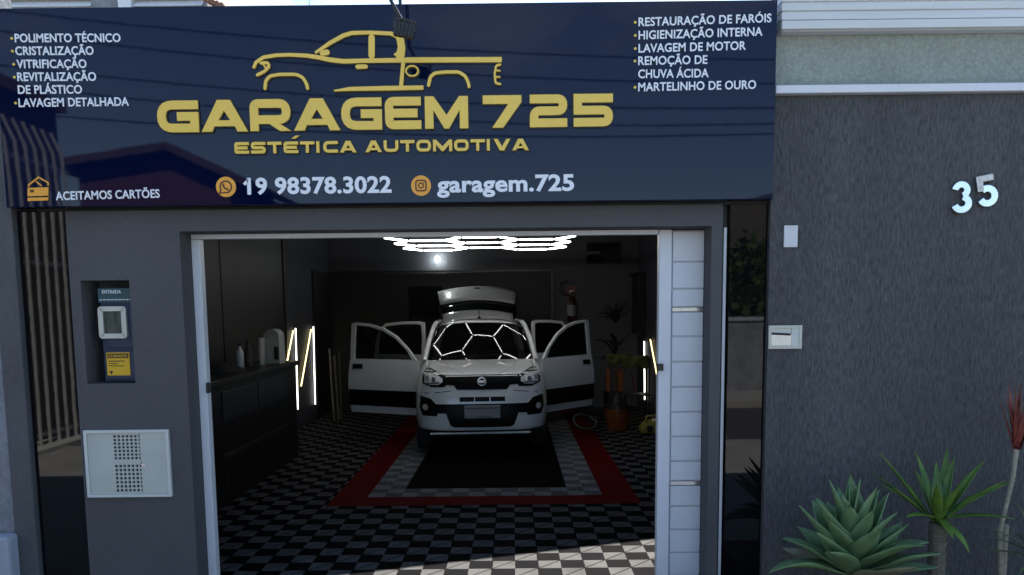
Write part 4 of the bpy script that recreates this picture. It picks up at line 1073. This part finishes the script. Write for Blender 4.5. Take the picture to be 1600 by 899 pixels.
# greenhouse frame: roof, pillars
def roof_pt(s, t):                                   # s -1..1 across, t 0..1 front to rear
    y = 1.49+1.92*t; hw = .575-.03*t; z = 1.515+.075*math.sin(min(1, t*1.25+.12)*math.pi*.62)-.05*t
    return (s*hw, y-.07*(1-s*s)*(1-t), z-.075*abs(s)**3)
b = MB(); b.grid([[roof_pt(-1+2*i/14, j/12) for i in range(15)] for j in range(13)])
b.build('roof', MAT['car_white'], car, smooth=50, solid=.02)
for sx in (-1, 1):
    b = MB()
    b.tube([(sx*.705, .96, 1.05), (sx*.655, 1.22, 1.29), (sx*.60, 1.44, 1.47), (sx*.575, 1.58, 1.515)], [.036, .032, .030, .03], 8)
    b.tube([(sx*.575, 1.6, 1.515), (sx*.565, 2.4, 1.53), (sx*.545, 3.4, 1.48)], .028, 8)
    b.tube([(sx*.545, 3.38, 1.48), (sx*.68, 3.5, 1.04)], .06, 8)
    b.build('pillar', MAT['car_white'], car, smooth=50)
for sx in (-1, 1):
    b = MB(); b.tube([(sx*.57, 2.05, 1.5), (sx*.70, 2.0, 1.0), (sx*.72, 2.0, .36)], .04, 6)
    b.build('door_post', MAT['car_trim'], car)
def ws(s, t):
    b0 = Vector((s*.685, .935+.07*s*s, 1.055)); t0 = Vector((s*.585, 1.42+.09*s*s, 1.515-.03*abs(s)**3))
    p = b0.lerp(t0, t); p.z += .018*math.sin(t*math.pi); return p
b = MB(); b.grid([[ws(-1+2*i/16, j/8) for i in range(17)] for j in range(9)]); b.build('windscreen', MAT['car_glass'], car, smooth=60)
for sx, xe in ((-.25, .34), (-.62, .02)):
    b = MB(); b.tube([(sx, .92, 1.065), (sx+.05, .935, 1.085), (xe-.05, 1.0, 1.12)], .008, 6)
    b.build('wiper', MAT['car_black'], car)
b = MB(); b.box(-.60, .60, .99, 1.30, .70, 1.00); b.build('dashboard', MAT['seat_cloth'], car, bevel=.04)
b = MB(); b.box(-.68, .68, 1.0, 3.5, .28, .30); b.box(-.66, .66, .992, .998, .3, 1.03); b.build('cabin_floor', MAT['car_trim'], car)
for sx in (-1, 1):
    b = MB(); b.box(sx*.34-.22, sx*.34+.22, 1.75, 2.2, .45, .60); b.box(sx*.34-.22, sx*.34+.22, 2.15, 2.28, .58, 1.12); o = b.build('seat', MAT['seat_cloth'], car, bevel=.05)
    b = MB(); b.box(sx*.34-.12, sx*.34+.12, 2.19, 2.27, 1.15, 1.32); b.build('headrest', MAT['seat_cloth'], o, bevel=.04)
b = MB(); b.box(-.6, .6, 2.75, 3.0, .45, .62); b.box(-.6, .6, 2.98, 3.12, .6, 1.15); b.build('rear_seat', MAT['seat_cloth'], car, bevel=.05)
b = MB(); pts = [(.34+.17*math.cos(R(a)), 1.42-.06*math.sin(R(a)), .98+.16*math.sin(R(a))) for a in range(0, 361, 20)]; b.tube(pts, .014, 8, False); b.tube([(.34, 1.42, .98), (.34, 1.30, .93)], .03, 8); b.build('steering_wheel', MAT['car_black'], car, smooth=50)
b = MB(); b.box(-.11, .11, 1.52, 1.55, 1.37, 1.43); b.build('inner_mirror', MAT['car_black'], car, bevel=.01)
b = MB(); b.lathe([(.025, 1.565), (.018, 1.59)], (0, 1.75, 0), 10); b.tube([(0, 1.75, 1.59), (0, 1.86, 1.70)], .006, 6); b.build('roof_antenna', MAT['car_black'], car)

def patch(outline, off, name, m_, parent, thick=.012, step=.035, smooth=40):
    """an outline in (x,z) laid on the curved nose, standing 'off' proud of it"""
    pts, n0 = [], 0
    for i in range(len(outline)):
        a, c = Vector(outline[i]), Vector(outline[(i+1) % len(outline)]); k = max(1, int((c-a).length/step))
        for j in range(k): pts.append(a.lerp(c, j/k))
    n0 = len(pts); edges = [(i, (i+1) % n0) for i in range(n0)]
    x0, x1 = min(p.x for p in pts), max(p.x for p in pts); z0, z1 = min(p.y for p in pts), max(p.y for p in pts)
    def inside(q):
        c = False
        for i in range(n0):
            a, d = pts[i], pts[i-1]
            if (a.y > q.y) != (d.y > q.y) and q.x < (d.x-a.x)*(q.y-a.y)/(d.y-a.y)+a.x: c = not c
        return c
    z = z0+step*.6
    allp = pts[:]
    while z < z1:
        x = x0+step*.6
        while x < x1:
            q = Vector((x, z))
            if inside(q) and min((q-p).length for p in pts) > step*.45: allp.append(q)
            x += step
        z += step
    vs, es, fs, *_ = delaunay_2d_cdt(allp, edges, [list(range(n0))], 1, 1e-5)
    bb = MB(); bm = bb.bm
    F = [bm.verts.new((v.x, fy(v.x, v.y)-off, v.y)) for v in vs]; K = [bm.verts.new((v.x, fy(v.x, v.y)-off+thick, v.y)) for v in vs]
    cnt = {}
    for f in fs:
        bm.faces.new([F[i] for i in f]); bm.faces.new([K[i] for i in f][::-1])
        for i in range(len(f)):
            e = (f[i], f[(i+1) % len(f)]); cnt[e] = 1
    for e in list(cnt):
        if (e[1], e[0]) not in cnt: bm.faces.new((F[e[0]], K[e[0]], K[e[1]], F[e[1]]))
    return bb.build(name, MAT[m_], parent, smooth=smooth)
def mir(h):                                          # mirror a right half outline
    return h+[(-x, z) for x, z in h[::-1]]
patch(mir([(0, .922), (.405, .922), (.405, .83), (.322, .823), (.288, .775), (0, .772)][:]), .006, 'grille', 'car_black', car)
for sx in (-1, 1):
    hlp = [(sx*x, z) for x, z in ((.70, .94), (.66, .995), (.60, 1.0), (.53, .975), (.41, .925), (.392, .845), (.43, .806), (.58, .803), (.69, .84))]
    hd = patch(hlp, .008, 'headlight', 'car_black', car)
    ln = [(sx*x, z) for x, z in ((.668, .945), (.60, .962), (.52, .94), (.455, .905), (.45, .865), (.50, .832), (.60, .828), (.668, .855))]
    lens = patch(ln, .013, 'lamp_reflector', 'lamp_lens', hd, step=.03)
    ln = [(sx*(.555+.026*math.cos(R(a))), .887+.030*math.sin(R(a))) for a in range(0, 360, 30)]
    patch(ln, .018, 'bulb_shield', 'plate_dark', hd, step=.02)
    patch([(sx*x, z) for x, z in ((.47, .862), (.50, .842), (.655, .838), (.66, .85))], .017, 'indicator_bar', 'plate_dark', hd, step=.02)
    patch([(sx*x, z) for x, z in ((.615, .925), (.66, .925), (.66, .875), (.615, .875))], .0165, 'side_cell', 'plate_grey', hd, step=.02)
    y_ = fy(.65, .575)
    fgl = patch([(sx*(.655+.034*math.cos(R(a))), .575+.036*math.sin(R(a))) for a in range(0, 360, 30)], .022, 'fog_light', 'lamp_lens', car, step=.02)
patch(mir([(0, .614), (.53, .614), (.59, .675), (.72, .70), (.73, .56), (.69, .475), (.52, .475), (.51, .507), (.415, .507), (.365, .367), (.32, .346), (0, .343)]), .006, 'lower_grille', 'car_black', car)
patch(mir([(0, .70), (.315, .70), (.315, .635), (0, .635)]), .004, 'slot_surround', 'car_white', car, thick=.01)
for xc in (-.175, 0, .18):
    patch([(xc-.083, .693), (xc+.083, .693), (xc+.083, .641), (xc-.083, .641)], .0075, 'air_slot', 'car_black', car)
b = MB(); y_ = -.014
b.box(-.205, .205, y_, y_+.016, .452, .60); o = b.build('number_plate', MAT['plate_grey'], car, bevel=.003)
b = MB(); b.box(-.195, .195, y_-.002, y_-.0005, .56, .575); b.box(-.06, .10, y_-.002, y_-.0005, .462, .474)
b.build('plate_band', MAT['plate_dark'], o)
def on_nose(x, z, o=.003): return (x, fy(x, z)-o, z+.002)
b = MB(); b.tube([on_nose(-.56+.112*k, .934) for k in range(11)], .0045, 5); b.build('bonnet_gap', MAT['car_trim'], car)
for sx in (-1, 1):
    b = MB(); b.tube([on_nose(sx*x, z) for x, z in ((.56, .934), (.60, .965), (.625, .99), (.63, 1.02), (.63, 1.045))], .0045, 5); b.build('bonnet_gap', MAT['car_trim'], car)
    b = MB(); b.tube([on_nose(sx*x, z) for x, z in ((.20, .94), (.27, .965), (.34, .99), (.40, 1.02), (.44, 1.05))], .007, 6); b.build('bonnet_crease', MAT['car_white'], car, smooth=60)
    b = MB(); b.tube([on_nose(sx*x, z) for x, z in ((.73, .72), (.64, .735), (.50, .745), (.36, .76))], .004, 5); b.build('bumper_gap', MAT['car_trim'], car)
b = MB(); b.box(-.60, .56, .03, .07, .262, .284); b.build('bumper_lip', MAT['car_white'], car, bevel=.008)
b = MB(); yb4 = fy(0, .865)-.012
b.lathe([(.060, yb4), (.060, yb4-.014), (.050, yb4-.020), (.044, yb4-.020), (.044, yb4-.012)], (0, 0, .865), 28, 'Y'); o = b.build('badge', MAT['chrome'], car, smooth=40)
b = MB(); b.lathe([(.043, yb4-.0125), (.043, yb4-.0145)], (0, 0, .865), 24, 'Y'); o2 = b.build('badge_field', MAT['plate_dark'], o)
b = MB(); text_mesh(b, 'FIAT', -.032, .853, .064, .026, yb4-.0175, yb4-.015, .01); b.build('badge_lettering', MAT['chrome'], o)
# inner wheel housing / underbody so that no light comes through
b = MB(); b.box(-.62, .62, .14, .95, .22, .235); b.box(-.60, .60, .30, .31, .236, .85); b.build('underbody', MAT['car_trim'], car)
for (x, y) in ((-.70, .68), (.70, .68), (-.70, 3.05), (.70, 3.05)):
    sx = math.copysign(1, x)
    t = MB(); t.lathe([(.19, -.085), (.27, -.085), (.288, -.06), (.288, .06), (.27, .085), (.19, .085)], (x, y, .288), 28, 'X')
    wv = t.build('wheel', MAT['rubber'], car, smooth=40)
    r_ = MB(); r_.lathe([(.188, -.06), (.188, .06), (.15, .07*sx), (.05, .05*sx)], (x, y, .288), 20, 'X')
    for k in range(5):
        a = R(72*k); r_.tube([(x+sx*.075, y+.03*math.cos(a), .288+.03*math.sin(a)), (x+sx*.075, y+.18*math.cos(a), .288+.18*math.sin(a))], .02, 6)
    r_.build('rim', MAT['brushed'], wv, smooth=40)
# doors: outline in (u along the door from the hinge, z)
def door(kind, sx, hinge, ang, L):
    h_ = Vector(hinge); a = R(ang); d = Vector((sx*math.sin(a), math.cos(a), 0)); n = Vector((sx*math.cos(a), -math.sin(a), 0))
    nn = n if n.y < 0 or abs(ang) < 5 else n
    def Wp(u, z, k): p = h_+d*u+nn*(k+.05*math.sin(min(1, max(0, (z-.3)/.8))*math.pi)-.03*max(0, (z-1.0)*2)); return (p.x, p.y, z)
    def slab(outline, k0, k1, name, m_, parent, hole=None, bev=.004):
        b = MB(); bm = b.bm
        A = [bm.verts.new(Wp(u, z, k1)) for u, z in outline]; B = [bm.verts.new(Wp(u, z, k0)) for u, z in outline]
        n_ = len(outline)
        if hole is None:
            bm.faces.new(A); bm.faces.new(B[::-1])
        else:
            C_ = [bm.verts.new(Wp(u, z, k1)) for u, z in hole]; D_ = [bm.verts.new(Wp(u, z, k0)) for u, z in hole]
            for i in range(n_):
                j = (i+1) % n_
                bm.faces.new((A[i], A[j], C_[j], C_[i])); bm.faces.new((B[i], D_[i], D_[j], B[j])); bm.faces.new((C_[i], C_[j], D_[j], D_[i]))
        for i in range(n_):
            j = (i+1) % n_; bm.faces.new((A[i], B[i], B[j], A[j]))
        return b.build(name, MAT[m_], parent, bevel=bev)
    lower = [(0, .36), (L*.5, .345), (L, .36), (L+.02, .7), (L, 1.055), (L*.5, 1.055), (0, 1.05), (-.02, .7)]
    # split the panel in bands so that it curves
    zs = [.36, .44, .52, .66, .72, .80, .90, 1.0, 1.052]
    b = MB()
    def uL(z): return -.01, L+.012*math.sin((z-.36)/.7*math.pi)
    for k in (0, -.05):
        b.grid([[Wp(uL(z)[0]+(uL(z)[1]-uL(z)[0])*i/6, z, k) for i in range(7)] for z in zs])
    bm = b.bm; bm.verts.ensure_lookup_table()
    N = len(zs)*7
    per = [i for i in range(7)]+[7*j+6 for j in range(1, len(zs))]+[7*(len(zs)-1)+i for i in range(5, -1, -1)]+[7*j for j in range(len(zs)-2, 0, -1)]
    for i in range(len(per)):
        p, q = per[i], per[(i+1) % len(per)]; bm.faces.new((bm.verts[p], bm.verts[q], bm.verts[N+q], bm.verts[N+p]))
    dr = b.build(kind, MAT['car_white'], car, smooth=40)
    if kind == 'front_door':
        o_ = [(.03, 1.053), (.16, 1.20), (.34, 1.36), (.54, 1.465), (.74, 1.515), (L-.08, 1.535), (L-.01, 1.52), (L, 1.30), (L, 1.053), (L*.5, 1.053)]
        i_ = [(.10, 1.062), (.19, 1.185), (.36, 1.33), (.56, 1.432), (.75, 1.478), (L-.10, 1.497), (L-.075, 1.48), (L-.068, 1.30), (L-.066, 1.062), (L*.5, 1.062)]
    else:
        o_ = [(.0, 1.053), (.0, 1.3), (.02, 1.51), (.1, 1.53), (.4, 1.525), (L-.18, 1.50), (L-.06, 1.40), (L, 1.2), (L, 1.053), (L*.5, 1.053)]
        i_ = [(.05, 1.062), (.05, 1.3), (.065, 1.475), (.12, 1.49), (.4, 1.485), (L-.20, 1.46), (L-.10, 1.37), (L-.06, 1.2), (L-.06, 1.062), (L*.5, 1.062)]
    slab(o_, -.035, 0, 'window_frame', 'car_white', dr, i_)
    slab(i_, -.021, -.017, 'window', 'car_glass', dr, bev=0)
    b = MB(); b.grid([[Wp(.01+(L-.0-.01)*i/6, z, .006) for i in range(7)] for z in (.455, .52, .60, .665)]); b.build('side_moulding', MAT['car_black'], dr, solid=.006)
    b = MB(); b.grid([[Wp(.06+(L-.12)*i/6, z, -.056) for i in range(7)] for z in (.42, .55, .7, .85, .98)]); b.build('inner_trim', MAT['car_trim'], dr, solid=.006)
    b = MB(); u0 = L-.21; b.grid([[Wp(u0+.15*i/3, z, .008) for i in range(4)] for z in (.935, .965, .995)]); b.build('handle', MAT['car_black'], dr, solid=.01)
    return dr
door('front_door', -1, (-.775, .98, 0), 63, 1.04)
door('front_door', 1, (.775, .98, 0), 46, 1.04)
door('rear_door', -1, (-.77, 2.06, 0), 60, .86)
door('rear_door', 1, (.77, 2.06, 0), 46, .86)
# tailgate: hinged at the rear edge of the roof, raised
TH = Vector((0, 3.40, 1.545)); TA = R(38)
def tg(x, s, k=0): d = Vector((0, math.cos(TA), math.sin(TA))); n_ = Vector((0, -math.sin(TA), math.cos(TA))); p = TH+d*s+n_*(k-.10*(x/.62)**2-.05*s*s); return (x, p.y, p.z)
b = MB(); b.grid([[tg((-1+2*i/12)*(.60+.04*j/4), .48+.38*j/5, 0) for i in range(13)] for j in range(6)]); tgate = b.build('tailgate', MAT['car_white'], car, smooth=50, solid=.03)
b = MB(); b.grid([[tg((-1+2*i/12)*(.55+.04*j/4), .13+.345*j/4, -.004) for i in range(13)] for j in range(5)]); b.build('rear_window', MAT['glass_dark'], tgate, smooth=50, solid=.005)
b = MB(); b.grid([[tg((-1+2*i/12)*.55, -.03+.15*j/3, .02+.012*j) for i in range(13)] for j in range(4)]); b.build('spoiler', MAT['car_white'], tgate, smooth=50, solid=.025)
for sx in (-1, 1):
    b = MB(); b.tube([tg(sx*.56, .0, -.03), tg(sx*.61, .5, -.03)], .025, 8)
    b.build('gate_frame', MAT['car_black'], tgate)
b = MB(); p = tg(0, .80, .004); b.box(-.05, .05, p[1]-.03, p[1]+.0, p[2]-.01, p[2]+.03); b.build('badge_plate', MAT['car_black'], tgate)
for sx in (-1, 1):
    b = MB(); b.tube([(sx*.55, 3.45, 1.15), tg(sx*.55, .42, -.06)], .009, 6); b.build('gas_strut', MAT['car_black'], tgate)

# ------------------------------------------------------------------ the street behind the camera (seen in the glossy panels)
hs = thing('opposite_house', 'brick red gabled house across the street seen mirrored in the sign', 'house', (-6.3, -11.5, 0))
def mirrored(x, y, Yv):                               # what the sign shows at a pixel stands on the other side of the street
    q = at(x, y, Yv+2*abs(SY)); return Vector((q.x, -Yv, q.z))
ap = mirrored(285, 240, 10.2); el_ = mirrored(120, 266, 10.2); er_ = mirrored(395, 296, 10.2)
b = MB(); b.prism([(el_.x+.25, 0), (er_.x-.3, 0), (er_.x-.3, er_.z+.05), (ap.x, ap.z-.12), (el_.x+.25, el_.z+.05)], -16, -10.2); b.build('house_wall', MAT['brick_red'], hs)
b = MB(); stroke(b, [(el_.x-.2, el_.z-.02), (ap.x, ap.z), (er_.x+.2, er_.z-.02)], .14, -16.2, -9.9); b.build('gable_roof', MAT['house_roof'], hs)
b = MB(); b.box(-7.2, -6.3, -10.195, -10.12, 1.0, 2.2); b.build('window', MAT['glass_dark'], hs)
fn = thing('railing_fence', 'tall pale metal railing fence with bent tips beside the street', 'fence', (-5.9, -5.6, 0))
for k in range(9):
    y = -4.75-.19*k; x = -5.93
    b = MB(); b.tube([(x, y, .05), (x, y, 3.2), (x-.02, y+.02, 3.75), (x-.10, y+.10, 4.05)], .022, 6); b.build('bar', MAT['fence_metal'], fn)
for zz in (.15, 2.3, 3.55):
    b = MB(); b.box(-5.965, -5.948, -6.4, -4.6, zz, zz+.05); b.build('rail', MAT['fence_metal'], fn)
b = MB(); b.box(-6.15, -5.7, -6.5, -4.6, -.15, .05); b.build('base_wall', MAT['far_white'], fn)
fs = thing('street_house', 'low pale house with dark windows across the street to the right', 'house', (6, -13, 0))
b = MB(); b.box(1.5, 12, -18, -13.4, 0, 3.0); b.build('house_wall', MAT['old_plaster'], fs)
b = MB(); b.prism([(1.0, 3.0), (12.5, 3.0), (6.7, 4.4)], -18.2, -13.1); b.build('roof', MAT['wood_dark'], fs)
for x in (3, 6.5, 9.5):
    b = MB(); b.box(x, x+1.2, -13.395, -13.33, 1, 2.2); b.build('window', MAT['glass_dark'], fs)
fw = thing('garden_wall', 'long low plastered wall along the opposite pavement', 'wall', (0, -11.2, 0))
b = MB(); b.box(-4.2, 14, -11.2, -11.02, 0, 1.4); b.build('wall_body', MAT['old_plaster'], fw)
b = MB(); b.box(-4.25, 14.05, -11.25, -10.97, 1.402, 1.47); b.build('wall_cap', MAT['pale_block'], fw)
def tree(x, y, h, r, n, label):
    t = thing('street_tree', label, 'tree', (x, y, 0), group='trees across the street')
    b = MB(); b.tube([(x, y, 0), (x+.1, y, h*.35), (x, y+.1, h*.6)], [.16, .12, .07], 8)
    for k in range(6):
        a = k*1.05; b.tube([(x+.05, y, h*.45), (x+math.cos(a)*r*.5, y+math.sin(a)*r*.5, h*.7)], [.06, .02], 6)
    b.build('trunk', MAT['bark'], t)
    b = MB()
    cl = [(random.gauss(0, r*.45), random.gauss(0, r*.45), random.gauss(h*.72, h*.13)) for _ in range(26)]
    for i in range(n):
        c = random.choice(cl); p = Vector((x+c[0]+random.gauss(0, r*.16), y+c[1]+random.gauss(0, r*.16), c[2]+random.gauss(0, r*.14)))
        u = Vector((random.gauss(0, 1), random.gauss(0, 1), random.gauss(0, 1))).normalized(); v = u.orthogonal().normalized(); s_ = random.uniform(.06, .14)
        b.face([p+u*s_, p+v*s_*.6, p-u*s_, p-v*s_*.6])
    b.build('crown', MAT['tree_leaf'], t)
random.seed(31)
tree(5.0, -12.4, 2.9, 1.3, 1800, 'leafy tree over the garden wall across the street')
tree(8.6, -12.6, 3.2, 1.5, 1800, 'broad tree farther right across the street')
tree(-3.4, -13.0, 3.4, 1.3, 1500, 'low leafy tree right of the brick red gabled house')
tree(-1.2, -13.5, 2.7, 1.2, 1300, 'shrubby tree low behind the garden wall')
ut = thing('utility_lines', 'overhead wires on a slim pole across the street', 'power lines', (-12, -9.9, 0))
b = MB(); b.tube([(-12, -9.9, 0), (-12, -9.9, 8)], [.14, .11], 10); b.build('pole', MAT['pavement'], ut, smooth=40)
b = MB(); b.tube([(14, -9.9, 0), (14, -9.9, 8)], [.14, .11], 10); b.build('pole', MAT['pavement'], ut, smooth=40)
for z0, z1, sg_ in ((7.4, 6.2, .7), (7.1, 5.9, .8), (6.5, 5.6, .8), (6.2, 5.5, .9), (5.6, 5.3, .7)):
    b = MB(); b.tube([(-12+26*t/24, -9.9+.1*(z0-6), z0+(z1-z0)*t/24-sg_*4*(t/24)*(1-t/24)) for t in range(25)], .014, 5)
    b.build('wire', MAT['black_plastic'], ut)

nb = thing('backdrop_house', 'dark house block added behind the railing fence to darken its mirror image', 'house', (-8, -7, 0))
b = MB(); b.box(-11, -6.6, -7.3, -4.4, -.1, 4.6); b.build('house_wall', MAT['wood_dark'], nb)  # unseen dark volume added to darken the background in the fence's reflection
b = MB(); b.box(-11.2, -6.5, -7.4, -4.3, 4.602, 4.75); b.build('roof_slab', MAT['roof_tile'], nb)
b = MB(); b.box(-6.595, -6.56, -5.9, -5.0, 1.0, 2.1); b.build('window', MAT['glass_dark'], nb)
